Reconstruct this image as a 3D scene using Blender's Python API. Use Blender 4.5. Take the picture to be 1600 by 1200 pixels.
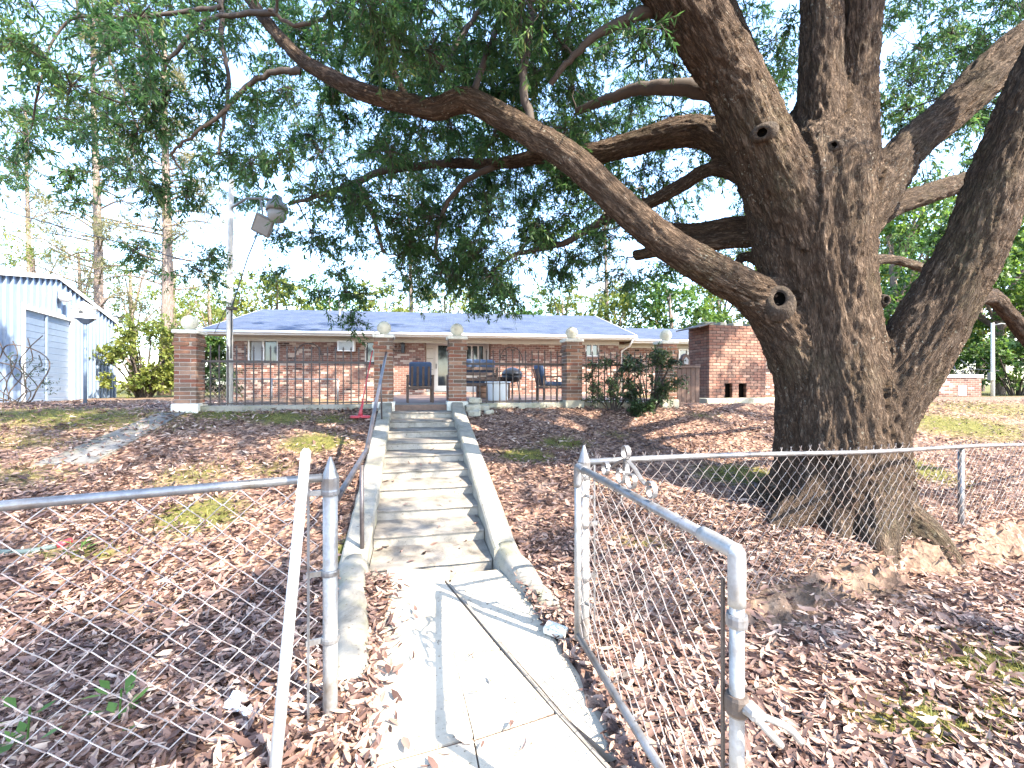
import bpy, math, random
import numpy as np
from mathutils import Vector, Matrix, noise as mnoise

random.seed(7); RNG = np.random.default_rng(11)
scn = bpy.context.scene
for o in list(bpy.data.objects): bpy.data.objects.remove(o)
COL = scn.collection
R = math.radians

# ------------------------------------------------------------------ camera, sky, sun, exposure
F = 700.0; CZ = 1.75                      # focal length in 1600-px units, eye height
cam = bpy.data.cameras.new('camera'); cam.sensor_width = 36; cam.lens = 36*F/1600
cam.clip_start = 0.05; cam.clip_end = 3000
camo = bpy.data.objects.new('camera', cam); COL.objects.link(camo)
camo.location = (0, 0, CZ); camo.rotation_euler = (R(90), 0, 0); scn.camera = camo

SUN = Vector((0.60, -0.43, 0.675)).normalized()
w = bpy.data.worlds.new('World'); scn.world = w; w.use_nodes = True
nt = w.node_tree; nt.nodes.clear()
sky = nt.nodes.new('ShaderNodeTexSky'); sky.sky_type = 'NISHITA'; sky.sun_disc = False
sky.sun_elevation = math.asin(SUN.z); sky.sun_rotation = math.atan2(SUN.x, SUN.y)
sky.air_density = 1.0; sky.dust_density = 0.9; sky.ozone_density = 2.0
bg = nt.nodes.new('ShaderNodeBackground'); bg.inputs[1].default_value = 0.15
wo = nt.nodes.new('ShaderNodeOutputWorld')
nt.links.new(sky.outputs[0], bg.inputs[0]); nt.links.new(bg.outputs[0], wo.inputs[0])
sl = bpy.data.lights.new('sun', 'SUN'); sl.energy = 3.3; sl.angle = R(0.53); sl.color = (1, .90, .75)
so = bpy.data.objects.new('sun', sl); COL.objects.link(so)
so.rotation_euler = SUN.to_track_quat('Z', 'Y').to_euler(); so.location = SUN*30
scn.view_settings.view_transform = 'Standard'; scn.view_settings.look = 'None'
scn.view_settings.gamma = 1; scn.view_settings.use_curve_mapping = False
scn.view_settings.exposure = 2.95
scn.cycles.use_denoising = True
scn.cycles.max_bounces = 6; scn.cycles.transparent_max_bounces = 6

# ------------------------------------------------------------------ frames and helpers
def P(px, py, Y): return Vector(((px-800)/F*Y, Y, CZ-(py-600)/F*Y))
def smooth(a, b, x):
    t = np.clip((np.asarray(x, float)-a)/(b-a), 0, 1); return t*t*(3-2*t)
YA = R(12.5); S0 = np.array([-1.819, 9.03])
YU = np.array([math.cos(YA), math.sin(YA)]); YV = np.array([-math.sin(YA), math.cos(YA)])
def yd(u, v, z=0):
    p = S0+YU*u+YV*v; return Vector((p[0], p[1], z))
F0 = np.array([.475, 2.97]); FD = np.array([.908, .418]); FN = np.array([.418, -.908])
VP = [-60, -9, -6.8, -5.9, -5.1, -4, -2, -.5, 0, 1, 12, 60, 400]
ZP = [-.3, -.05, .02, .06, .12, .33, .82, 1.19, 1.27, 1.29, 1.22, 1.1, 1.0]
def wav(x, y):
    return (np.sin(x*1.3+y*.7)*.5+np.sin(x*.53-y*1.1+2)*.6+np.sin(x*2.9+y*2.3+1)*.22+np.sin(x*4.3-y*3.7)*.14)
def gz(x, y):
    x = np.asarray(x, float); y = np.asarray(y, float)
    dx = x-S0[0]; dy = y-S0[1]
    u = dx*YU[0]+dy*YU[1]; v = dx*YV[0]+dy*YV[1]
    z = np.interp(v, VP, ZP)+.022*wav(x, y)*smooth(0, 1.0, np.abs(u))
    s = (x-F0[0])*FD[0]+(y-F0[1])*FD[1]; d = (x-F0[0])*FN[0]+(y-F0[1])*FN[1]
    z = z-.42*smooth(.10, .30+.06*np.sin(s*3), d+.07*np.sin(s*7.3)+.04*np.sin(s*17))*smooth(.45, 1.6, s)*smooth(-7, -4.5, v)-.1*smooth(2, 8, s)*smooth(-.5, .5, d)
    z = z-.34*(np.abs(u) < .70)*(v > -5.25)*(v < .3)
    lo_ = np.interp(y, [-1, 2.03, 3, 4.3], [-.5, -.60, -.86, -1.08]); hi_ = np.interp(y, [-1, 2.04, 2.6, 4.3], [2.1, .46, .38, -.10])
    z = z-.16*((x > lo_) & (x < hi_) & (y < 4.35))
    z = z-.36*smooth(.15, .6, v)*smooth(-4.0, -3.7, u)*smooth(-.95, -1.25, u)*smooth(9, 8, v)
    rt = (x-4.05)**2+(y-5.45)**2
    z = z+.10*np.exp(-rt/1.3)
    return z
def gzf(x, y): return float(gz(x, y))

class MB:
    """collects shapes, builds ONE mesh object"""
    def __init__(s): s.v = []; s.f = []
    def add(s, vs, fs):
        n = len(s.v); s.v += [tuple(v) for v in vs]; s.f += [tuple(i+n for i in f) for f in fs]; return s
    def box(s, c, d, rz=0, rx=0, ry=0, taper=1.0):
        hx, hy, hz = d[0]/2, d[1]/2, d[2]/2
        M = Matrix.Rotation(rz, 3, 'Z')@Matrix.Rotation(ry, 3, 'Y')@Matrix.Rotation(rx, 3, 'X')
        vs = []
        for z in (-1, 1):
            t = taper if z > 0 else 1
            for x, y in ((-1, -1), (1, -1), (1, 1), (-1, 1)):
                vs.append(M@Vector((x*hx*t, y*hy*t, z*hz))+Vector(c))
        return s.add(vs, [(3, 2, 1, 0), (4, 5, 6, 7), (0, 1, 5, 4), (1, 2, 6, 5), (2, 3, 7, 6), (3, 0, 4, 7)])
    def bx(s, x0, x1, y0, y1, z0, z1): return s.box(((x0+x1)/2, (y0+y1)/2, (z0+z1)/2), (x1-x0, y1-y0, z1-z0))
    def bbox(s, c, d, b=.01, rz=0, rx=0, ry=0):
        """chamfered box"""
        M = Matrix.Rotation(rz, 3, 'Z')@Matrix.Rotation(ry, 3, 'Y')@Matrix.Rotation(rx, 3, 'X')
        hx, hy, hz = d[0]/2, d[1]/2, d[2]/2
        vs = []
        for z, i in ((-hz, b), (-hz+b, 0), (hz-b, 0), (hz, b)):
            for x, y in ((-hx+b+i*.0, -hy), (hx-b, -hy), (hx, -hy+b), (hx, hy-b), (hx-b, hy), (-hx+b, hy), (-hx, hy-b), (-hx, -hy+b)):
                fx = (hx-i)/hx; fy = (hy-i)/hy
                vs.append(M@Vector((x*fx, y*fy, z))+Vector(c))
        fs = [tuple(range(7, -1, -1)), tuple(range(24, 32))]
        for r in range(3):
            for k in range(8): fs.append((r*8+k, r*8+(k+1) % 8, (r+1)*8+(k+1) % 8, (r+1)*8+k))
        return s.add(vs, fs)
    def tube(s, pts, rad, n=6, caps=True):
        pts = [Vector(p) for p in pts]
        if not hasattr(rad, '__len__'): rad = [rad]*len(pts)
        base = len(s.v); up = None
        for i, p in enumerate(pts):
            t = (pts[min(i+1, len(pts)-1)]-pts[max(i-1, 0)])
            if t.length < 1e-9: t = Vector((0, 0, 1))
            t.normalize()
            if up is None:
                up = t.orthogonal().normalized()
            up = (up-t*up.dot(t))
            if up.length < 1e-6: up = t.orthogonal()
            up.normalize(); w_ = t.cross(up)
            for k in range(n):
                a = 2*math.pi*k/n
                s.v.append(tuple(p+(up*math.cos(a)+w_*math.sin(a))*rad[i]))
        for i in range(len(pts)-1):
            for k in range(n):
                s.f.append((base+i*n+k, base+i*n+(k+1) % n, base+(i+1)*n+(k+1) % n, base+(i+1)*n+k))
        if caps:
            s.f.append(tuple(base+k for k in range(n-1, -1, -1)))
            e = base+(len(pts)-1)*n; s.f.append(tuple(e+k for k in range(n)))
        return s
    def lathe(s, prof, c=(0, 0, 0), n=16):
        base = len(s.v)
        for r, z in prof:
            for k in range(n):
                a = 2*math.pi*k/n; s.v.append((c[0]+r*math.cos(a), c[1]+r*math.sin(a), c[2]+z))
        for i in range(len(prof)-1):
            for k in range(n):
                s.f.append((base+i*n+k, base+i*n+(k+1) % n, base+(i+1)*n+(k+1) % n, base+(i+1)*n+k))
        s.f.append(tuple(base+k for k in range(n-1, -1, -1)))
        e = base+(len(prof)-1)*n; s.f.append(tuple(e+k for k in range(n)))
        return s
    def prism(s, poly, z0, z1, top=None):
        n = len(poly)
        vs = [(p[0], p[1], z0 if not callable(z0) else z0(*p)) for p in poly]+[(p[0], p[1], z1 if not callable(z1) else z1(*p)) for p in poly]
        fs = [tuple(range(n-1, -1, -1)), tuple(range(n, 2*n))]+[(i, (i+1) % n, n+(i+1) % n, n+i) for i in range(n)]
        return s.add(vs, fs)
    def build(s, name, mat, parent=None, sm=False):
        me = bpy.data.meshes.new(name); me.from_pydata(s.v, [], s.f); me.update()
        return link(name, me, mat, parent, sm)
def link(name, me, mat, parent=None, sm=False):
    o = bpy.data.objects.new(name, me); COL.objects.link(o)
    if mat is not None and not len(me.materials): me.materials.append(mat)
    if sm: me.polygons.foreach_set('use_smooth', [True]*len(me.polygons))
    if parent is not None: o.parent = parent
    return o
def empty(name, loc=(0, 0, 0), rz=0):
    o = bpy.data.objects.new(name, None); COL.objects.link(o); o.location = loc; o.rotation_euler = (0, 0, rz)
    o.empty_display_size = .1; return o
def tag(o, label, cat, group=None, kind=None):
    if label: o['label'] = label
    if cat: o['category'] = cat
    if group: o['group'] = group
    if kind: o['kind'] = kind
    return o
def struct(o, label=None):
    o['kind'] = 'structure'
    if label: o['label'] = label
    return o
def npmesh(name, V, polys, sizes, attrs={}):
    """V (n,3), polys flat loop verts, sizes per-face vert counts"""
    me = bpy.data.meshes.new(name)
    me.vertices.add(len(V)); me.vertices.foreach_set('co', np.ascontiguousarray(V, np.float32).ravel())
    me.loops.add(len(polys)); me.loops.foreach_set('vertex_index', np.ascontiguousarray(polys, np.int32))
    st = np.concatenate([[0], np.cumsum(sizes)[:-1]]).astype(np.int32)
    me.polygons.add(len(sizes)); me.polygons.foreach_set('loop_start', st)
    me.update(calc_edges=True)
    for k, a in attrs.items():
        if a.ndim == 1:
            at = me.attributes.new(k, 'FLOAT', 'POINT'); at.data.foreach_set('value', np.ascontiguousarray(a, np.float32))
        else:
            at = me.attributes.new(k, 'FLOAT_VECTOR', 'POINT'); at.data.foreach_set('vector', np.ascontiguousarray(a, np.float32).ravel())
    return me
def catmull(pts, m=6):
    pts = [np.array(p, float) for p in pts]
    out = []
    for i in range(len(pts)-1):
        p0 = pts[max(i-1, 0)]; p1 = pts[i]; p2 = pts[i+1]; p3 = pts[min(i+2, len(pts)-1)]
        for k in range(m):
            t = k/m
            out.append(.5*((2*p1)+(-p0+p2)*t+(2*p0-5*p1+4*p2-p3)*t*t+(-p0+3*p1-3*p2+p3)*t**3))
    out.append(pts[-1]); return out

# ------------------------------------------------------------------ materials
class NT:
    def __init__(s, name):
        s.m = bpy.data.materials.new(name); s.m.use_nodes = True; s.t = s.m.node_tree; s.t.nodes.clear()
        s.out = s.n('OutputMaterial'); s.b = s.n('BsdfPrincipled'); s.l(s.b.outputs[0], s.out.inputs[0])
    def n(s, k): return s.t.nodes.new('ShaderNode'+k)
    def l(s, a, b): s.t.links.new(a, b)
    def coord(s, k='Object'): return s.n('TexCoord').outputs[k]
    def attr(s, k, out='Fac'):
        a = s.n('Attribute'); a.attribute_name = k; return a.outputs[out]
    def mapping(s, v, sc=(1, 1, 1), loc=(0, 0, 0)):
        m = s.n('Mapping'); m.inputs['Scale'].default_value = sc; m.inputs['Location'].default_value = loc; s.l(v, m.inputs[0]); return m.outputs[0]
    def noise(s, v, sc, det=4, rough=.6, dist=0):
        t = s.n('TexNoise'); t.inputs['Scale'].default_value = sc; t.inputs['Detail'].default_value = det
        t.inputs['Roughness'].default_value = rough; t.inputs['Distortion'].default_value = dist; s.l(v, t.inputs['Vector']); return t.outputs[0]
    def voro(s, v, sc, feat='F1', out='Distance'):
        t = s.n('TexVoronoi'); t.feature = feat; t.inputs['Scale'].default_value = sc; s.l(v, t.inputs['Vector']); return t.outputs[out]
    def ramp(s, f, stops):
        r = s.n('ValToRGB'); e = r.color_ramp.elements
        while len(e) < len(stops): e.new(.5)
        for k, (p, c) in enumerate(stops): e[k].position = p; e[k].color = (*c, 1) if len(c) == 3 else c
        s.l(f, r.inputs[0]); return r.outputs[0]
    def val(s, f, a, b, lo=0, hi=1):
        r = s.n('MapRange'); r.inputs[1].default_value = a; r.inputs[2].default_value = b; r.inputs[3].default_value = lo; r.inputs[4].default_value = hi
        s.l(f, r.inputs[0]); return r.outputs[0]
    def mix(s, f, a, b, mode='MIX'):
        m = s.n('Mix'); m.data_type = 'RGBA'; m.blend_type = mode
        for i, x in ((0, f), (6, a), (7, b)):
            if hasattr(x, 'links'): s.l(x, m.inputs[i])
            elif i == 0: m.inputs[0].default_value = x
            else: m.inputs[i].default_value = (*x, 1)
        return m.outputs[2]
    def math(s, op, a, b=None):
        m = s.n('Math'); m.operation = op
        for i, x in ((0, a), (1, b)):
            if x is None: continue
            if hasattr(x, 'links'): s.l(x, m.inputs[i])
            else: m.inputs[i].default_value = x
        return m.outputs[0]
    def bump(s, h, st=.4, dist=.02, prev=None):
        b = s.n('Bump'); b.inputs['Strength'].default_value = st; b.inputs['Distance'].default_value = dist; s.l(h, b.inputs['Height'])
        if prev is not None: s.l(prev, b.inputs['Normal'])
        return b.outputs[0]
    def fin(s, col, rough=.8, nrm=None, metal=0, spec=None):
        if hasattr(col, 'links'): s.l(col, s.b.inputs['Base Color'])
        else: s.b.inputs['Base Color'].default_value = (*col, 1)
        if hasattr(rough, 'links'): s.l(rough, s.b.inputs['Roughness'])
        else: s.b.inputs['Roughness'].default_value = rough
        s.b.inputs['Metallic'].default_value = metal
        if spec is not None: s.b.inputs['Specular IOR Level'].default_value = spec
        if nrm is not None: s.l(nrm, s.b.inputs['Normal'])
        return s.m
def simple(name, c, rough=.7, var=.25, sc=6, bump=.2, metal=0, bd=.01, spec=None, c2=None):
    t = NT(name); v = t.coord()
    nz = t.noise(v, sc, 6, .65); n2 = t.noise(v, sc*7, 3, .6)
    lo = c2 or tuple(x*(1-var) for x in c); hi = tuple(min(1, x*(1+var*.6)) for x in c)
    col = t.ramp(nz, [(.3, lo), (.52, c), (.72, hi)])
    col = t.mix(t.val(n2, .35, .7, 0, .35), col, lo)
    rg = t.val(nz, .3, .7, max(0, rough-.12), min(1, rough+.1))
    return t.fin(col, rg, t.bump(n2, bump, bd), metal, spec)
M = {}
def concrete(name, c, stain=.5, moss=.0, sc=2.2):
    t = NT(name); v = t.coord('Object')
    a = t.noise(v, sc, 8, .7, .4); b = t.noise(v, sc*14, 4, .7); g = t.noise(v, 160, 2, .6)
    col = t.ramp(a, [(.28, tuple(x*(1-stain) for x in c)), (.45, tuple(x*(1-stain*.35) for x in c)), (.6, c), (.78, tuple(min(.9, x*1.1) for x in c))])
    col = t.mix(t.val(b, .55, .75, 0, .55*stain+.1), col, tuple(x*.45 for x in c))
    col = t.mix(t.val(g, .6, .72, 0, .35), col, (c[0]*.5, c[1]*.47, c[2]*.42))
    sp_ = t.noise(v, 38, 2, .5); col = t.mix(t.val(sp_, .66, .70, 0, .75), col, (.10, .075, .05))
    if moss:
        mm = t.noise(t.mapping(v, loc=(3, 7, 1)), sc*1.3, 6, .7)
        col = t.mix(t.val(mm, .5, .66, 0, moss), col, (.17, .17, .07))
    h = t.math('ADD', t.math('MULTIPLY', b, .8), t.math('MULTIPLY', g, .3))
    return t.fin(col, .92, t.bump(h, .35, .012), spec=.25)
M['conc'] = concrete('weathered_concrete', (.28, .26, .22), .65, .35)
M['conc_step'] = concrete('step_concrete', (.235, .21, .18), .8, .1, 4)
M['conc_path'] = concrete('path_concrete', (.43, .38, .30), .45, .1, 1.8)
M['conc_riser'] = concrete('riser_concrete', (.33, .30, .255), .6, .1, 5)  # paler than the treads: sun on risers put into colour, treads dirtier
M['conc_mossy'] = concrete('mossy_concrete', (.36, .34, .27), .5, .75)
M['conc_dark'] = concrete('old_grey_concrete', (.15, .145, .14), .6, .25)
M['cap'] = concrete('pale_cap_stone', (.70, .67, .59), .35, .25, 4)
M['ball'] = concrete('globe_plaster', (.72, .68, .55), .2, .25, 5)
M['joint'] = simple('joint_board', (.20, .175, .145), .9, .3, 12)
M['galv'] = simple('galvanised_steel', (.21, .215, .225), .42, .3, 9, .15, .55, .002, c2=(.115, .10, .088))
M['galv_wire'] = simple('galvanised_wire', (.20, .19, .185), .5, .35, 14, .1, .45, .001, c2=(.2, .12, .09))
M['wire_brightened'] = simple('brightened_weathered_wire', (.36, .34, .33), .5, .35, 14, .1, .3, .001, c2=(.24, .14, .11))  # paler than the other wire: brightness put into colour against the shade
M['galv_white'] = simple('pale_pipe_metal', (.31, .31, .305), .45, .4, 8, .15, .3, .002, c2=(.165, .14, .115))
M['iron'] = simple('black_iron', (.025, .024, .024), .5, .4, 20, .2, .2, .002, c2=(.07, .035, .02))
M['rail'] = simple('brown_rail_metal', (.10, .085, .085), .38, .4, 14, .2, .5, .002)
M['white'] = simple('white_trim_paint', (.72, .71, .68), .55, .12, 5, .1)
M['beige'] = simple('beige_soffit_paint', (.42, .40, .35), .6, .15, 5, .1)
M['cushion'] = simple('blue_cushion_cloth', (.055, .085, .15), .9, .3, 9, .3)
M['wood'] = simple('grey_brown_wood', (.13, .085, .065), .75, .4, 14, .35)
M['darkwood'] = simple('brown_fence_wood', (.10, .06, .045), .8, .45, 10, .4)
M['palewood'] = simple('bleached_wood_pole', (.60, .57, .52), .7, .2, 18, .3)
M['plastic'] = simple('white_plastic', (.75, .77, .78), .45, .06, 5, .05)
M['black'] = simple('black_enamel', (.02, .022, .026), .4, .3, 8, .1)
M['red'] = simple('red_paint', (.36, .035, .05), .5, .25, 9, .15)
M['hose'] = simple('green_hose_rubber', (.09, .12, .11), .55, .25, 10, .15)
M['bluepost'] = simple('blue_grey_post_paint', (.10, .14, .20), .5, .3, 10, .15)
M['silver'] = simple('weathered_aluminium', (.20, .205, .20), .5, .25, 9, .15, .4)
M['wirecoat'] = simple('black_cable', (.03, .03, .033), .6, .2, 5)
M['soot_shade'] = simple('soot_shade_black', (.004, .0035, .003), 1.0, .3, 8, spec=0)  # near-black: soot plus painted shade for fire openings and knot hollows
M['rust'] = simple('rusty_sheet', (.10, .075, .06), .75, .4, 8, .3, .2)
M['mortar_dark'] = simple('dark_stained_mortar', (.075, .045, .036), .95, .3, 30, .4)
M['mortar'] = simple('mortar', (.31, .265, .22), .95, .2, 30, .4)
M['curtain'] = simple('pale_blind', (.30, .31, .31), .8, .15, 4)
M['paper'] = simple('white_paper', (.8, .8, .8), .8, .05, 5)
M['stone'] = concrete('rubble_stone', (.40, .37, .30), .5, .3, 5)
M['soil'] = simple('dark_soil', (.09, .06, .045), .95, .4, 9, .5)

def glass(name, tint=(.02, .025, .03)):
    t = NT(name); v = t.coord()
    nz = t.noise(v, 2.5, 5, .7)
    return t.fin(t.ramp(nz, [(.35, tint), (.7, tuple(x*2.2 for x in tint))]), .06, spec=.9)
M['glass'] = glass('window_glass')

def brickpiece(name, stops, sc=9):
    """colour picked per brick"""
    t = NT(name); v = t.coord()
    oi = t.n('ObjectInfo').outputs['Random']
    off = t.n('VectorMath'); off.operation = 'ADD'; t.l(v, off.inputs[0])
    cx = t.n('CombineXYZ'); t.l(t.math('MULTIPLY', oi, 37.0), cx.inputs[0]); t.l(t.math('MULTIPLY', oi, 11.0), cx.inputs[1]); t.l(cx.outputs[0], off.inputs[1])
    base = t.ramp(oi, stops); nz = t.noise(off.outputs[0], sc, 5, .7); n2 = t.noise(off.outputs[0], 60, 3, .7)
    col = t.mix(t.val(nz, .35, .7, 0, .55), base, (.10, .075, .06))
    col = t.mix(t.val(n2, .58, .72, 0, .35), col, (.46, .40, .33))
    return t.fin(col, .93, t.bump(t.math('ADD', nz, n2), .5, .006), spec=.2)
M['brick'] = brickpiece('pier_brick', [(0, (.18, .060, .040)), (.2, (.25, .10, .06)), (.4, (.13, .09, .065)), (.55, (.29, .13, .075)), (.7, (.10, .07, .052)), (.85, (.20, .12, .085)), (1, (.36, .21, .14))])
M['brick_bbq'] = brickpiece('barbecue_brick', [(0, (.20, .085, .06)), (.25, (.26, .125, .09)), (.5, (.17, .09, .07)), (.7, (.30, .17, .125)), (.85, (.13, .075, .06)), (1, (.36, .22, .165))])

def wallbrick():
    t = NT('house_brick_wall'); v = t.coord()
    sx = t.n('SeparateXYZ'); t.l(v, sx.inputs[0]); cx = t.n('CombineXYZ')
    t.l(t.math('ADD', sx.outputs[0], sx.outputs[1]), cx.inputs[0]); t.l(sx.outputs[2], cx.inputs[1])
    b = t.n('TexBrick'); b.inputs['Scale'].default_value = 1; b.inputs['Brick Width'].default_value = .225; b.inputs['Row Height'].default_value = .078
    b.inputs['Mortar Size'].default_value = .0065; b.inputs['Mortar Smooth'].default_value = .2; b.inputs['Bias'].default_value = 0
    b.inputs['Color1'].default_value = (0, 0, 0, 1); b.inputs['Color2'].default_value = (1, 1, 1, 1); b.inputs['Mortar'].default_value = (.5, .5, .5, 1)
    b.offset = .5; t.l(cx.outputs[0], b.inputs['Vector'])
    col = t.ramp(b.outputs[0], [(0, (.018, .015, .016)), (.12, (.12, .050, .038)), (.3, (.18, .075, .054)), (.5, (.12, .066, .053)), (.7, (.22, .108, .082)), (.80, (.16, .085, .066)), (.88, (.40, .31, .25))])
    for k in col.node.color_ramp.elements: pass
    nz = t.noise(v, 26, 4, .7)
    col = t.mix(t.val(nz, .4, .7, 0, .4), col, (.13, .08, .06))
    col = t.mix(b.outputs['Fac'], col, (.31, .26, .22))
    h = t.math('ADD', t.math('MULTIPLY', t.math('SUBTRACT', 1, b.outputs['Fac']), 1.0), t.math('MULTIPLY', nz, .3))
    return t.fin(col, .9, t.bump(h, .6, .012), spec=.2)
M['wallbrick'] = wallbrick()

def shingles():
    t = NT('grey_blue_shingles'); v = t.coord()
    sx = t.n('SeparateXYZ'); t.l(v, sx.inputs[0]); cx = t.n('CombineXYZ')
    t.l(sx.outputs[0], cx.inputs[0]); t.l(t.math('MULTIPLY', sx.outputs[1], 1.05), cx.inputs[1])
    b = t.n('TexBrick'); b.inputs['Scale'].default_value = 1; b.inputs['Brick Width'].default_value = .31; b.inputs['Row Height'].default_value = .14
    b.inputs['Mortar Size'].default_value = .006; b.inputs['Color1'].default_value = (0, 0, 0, 1); b.inputs['Color2'].default_value = (1, 1, 1, 1)
    t.l(cx.outputs[0], b.inputs['Vector'])
    col = t.ramp(b.outputs[0], [(0, (.024, .038, .074)), (.5, (.034, .052, .096)), (1, (.05, .07, .12))])
    nz = t.noise(v, 1.2, 6, .7); n2 = t.noise(v, 60, 3, .7)
    col = t.mix(t.val(nz, .42, .72, 0, .4), col, (.10, .115, .15))
    col = t.mix(t.val(n2, .5, .7, 0, .3), col, (.07, .075, .09))
    col = t.mix(b.outputs['Fac'], col, (.03, .03, .035))
    h = t.math('ADD', t.math('SUBTRACT', 1, b.outputs['Fac']), n2)
    return t.fin(col, .82, t.bump(h, .5, .012), spec=.35)
M['shingle'] = shingles()
M['paver'] = simple('brown_paving', (.17, .11, .085), .9, .35, 8, .3)

def sheetmetal():
    t = NT('pale_painted_sheet_metal'); v = t.coord()
    a = t.noise(v, 1.3, 6, .7); st = t.noise(t.mapping(v, (6, 6, .35)), 2.2, 5, .7)
    col = t.ramp(a, [(.3, (.17, .225, .31)), (.55, (.205, .265, .36)), (.75, (.24, .30, .385))])
    col = t.mix(t.val(st, .52, .75, 0, .35), col, (.13, .15, .18))
    return t.fin(col, .45, None, .15)
M['sheet'] = sheetmetal()

def ground_mat():
    t = NT('leafy_soil'); v = t.coord(); moss = t.attr('moss'); bare = t.attr('bare'); lit = t.attr('litter')
    a = t.noise(v, 1.1, 8, .72); b = t.noise(v, 9, 6, .75); vc = t.voro(v, 24, 'F1', 'Color'); vd = t.voro(v, 24)
    sepc = t.n('SeparateColor'); t.l(vc, sepc.inputs[0])
    leaf = t.ramp(sepc.outputs[0], [(0, (.055, .032, .024)), (.35, (.13, .075, .055)), (.7, (.22, .135, .10)), (1, (.36, .24, .17))])
    soil = t.ramp(b, [(.3, (.075, .052, .038)), (.55, (.16, .115, .082)), (.8, (.27, .205, .15))])
    col = t.mix(t.math('MULTIPLY', lit, t.val(a, .25, .5, .55, 1)), soil, leaf)
    mc = t.ramp(b, [(.3, (.05, .056, .014)), (.55, (.10, .10, .024)), (.8, (.18, .155, .045))])
    mf = t.val(t.math('ADD', moss, t.math('MULTIPLY', t.math('SUBTRACT', b, .5), 1.1)), .3, .7, 0, .92)
    col = t.mix(mf, col, mc)
    col = t.mix(bare, col, soil)
    h = t.math('ADD', t.math('MULTIPLY', vd, .7), t.math('MULTIPLY', b, .9))
    return t.fin(col, .95, t.bump(h, .8, .03), spec=.15)
M['ground'] = ground_mat()

def leafy(name, stops, trans=.35, rough=.5, spec=.4):
    t = NT(name); tint = t.attr('tint')
    col = t.ramp(tint, stops)
    t.fin(col, rough, spec=spec)
    tr = t.n('BsdfTranslucent'); mx = t.n('MixShader'); mx.inputs[0].default_value = trans
    br = t.n('HueSaturation'); br.inputs['Value'].default_value = 1.25; br.inputs['Saturation'].default_value = 1.1; br.inputs['Hue'].default_value = .485
    t.l(col, br.inputs['Color']); t.l(br.outputs[0], tr.inputs[0])
    t.l(t.b.outputs[0], mx.inputs[1]); t.l(tr.outputs[0], mx.inputs[2]); t.l(mx.outputs[0], t.out.inputs[0])
    return t.m
M['oakleaf'] = leafy('willow_oak_leaves', [(0, (.026, .070, .026)), (.4, (.046, .108, .038)), (.75, (.075, .150, .050)), (.95, (.12, .185, .06)), (1, (.2, .13, .05))], .55)
M['bgleaf'] = leafy('sunlit_wood_leaves', [(0, (.085, .125, .028)), (.5, (.16, .20, .045)), (1, (.27, .27, .075))], .45)
M['bgleaf2'] = leafy('green_wood_leaves', [(0, (.035, .085, .022)), (.5, (.075, .15, .035)), (1, (.15, .22, .055))], .45)
M['needle'] = leafy('pine_needles', [(0, (.09, .10, .045)), (.5, (.17, .16, .07)), (1, (.26, .22, .10))], .35)
M['shrubleaf'] = leafy('dark_shrub_leaves', [(0, (.018, .040, .018)), (.6, (.04, .072, .028)), (1, (.08, .115, .04))], .25, .4)
M['weed'] = leafy('weed_leaves', [(0, (.06, .13, .03)), (1, (.14, .25, .06))], .4)
M['grass'] = leafy('grass_blades', [(0, (.08, .10, .022)), (.5, (.15, .16, .04)), (1, (.30, .26, .09))], .35)
M['litter'] = leafy('fallen_leaves', [(0, (.028, .015, .012)), (.25, (.075, .042, .034)), (.5, (.165, .10, .08)), (.75, (.28, .185, .145)), (.92, (.39, .28, .22)), (1, (.50, .39, .31))], .12, .55, .35)

def bark(name, c1, c2, c3, coordattr='bark', sc=1.0, lich=.5):
    t = NT(name); v = t.attr(coordattr, 'Vector') if coordattr else t.mapping(t.coord(), (1, 1, .14))
    a0 = t.noise(v, 15*sc, 5, .7, .5); b0 = t.noise(v, 46*sc, 4, .7, .3); o = t.coord()
    a = t.val(t.math('ABSOLUTE', t.math('SUBTRACT', a0, .5)), 0, .16, .15, .85); b = t.val(t.math('ABSOLUTE', t.math('SUBTRACT', b0, .5)), 0, .18, 0, 1)
    vd = t.voro(v, 22*sc, 'DISTANCE_TO_EDGE')
    big = t.noise(o, 1.6, 6, .7)
    col = t.ramp(t.math('ADD', t.math('MULTIPLY', a, .6), t.math('MULTIPLY', b, .4)), [(.12, c1), (.42, c2), (.9, c3)])
    col = t.mix(t.val(vd, 0, .12, .5, 0), col, c1)
    col = t.mix(t.val(big, .45, .7, 0, .55), col, tuple(x*.55 for x in c2))
    mz = t.noise(t.mapping(o, loc=(2, 8, 4)), .9, 5, .65)
    col = t.mix(t.math('MULTIPLY', t.val(mz, .52, .66, 0, .55), b), col, (.10, .105, .05))
    li = t.noise(o, 30, 3, .5); lm = t.noise(t.mapping(o, loc=(5, 2, 9)), 1.1, 4, .6)
    lf = t.math('MULTIPLY', t.val(li, .64, .68, 0, 1), t.val(lm, .45, .6, 0, lich))
    col = t.mix(lf, col, (.42, .42, .35))
    h = t.math('ADD', t.math('MULTIPLY', a, 1.0), t.math('ADD', t.math('MULTIPLY', b, .5), t.math('MULTIPLY', vd, .9)))
    return t.fin(col, .93, t.bump(h, 1.0, .05), spec=.2)
M['bark'] = bark('oak_bark', (.034, .022, .015), (.130, .088, .060), (.31, .230, .170))
M['twig'] = simple('twig_bark', (.06, .045, .036), .9, .4, 12, .3)
M['bgbark'] = bark('pine_bark', (.17, .125, .10), (.32, .25, .21), (.46, .38, .33), None, .5, .2)

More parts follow.
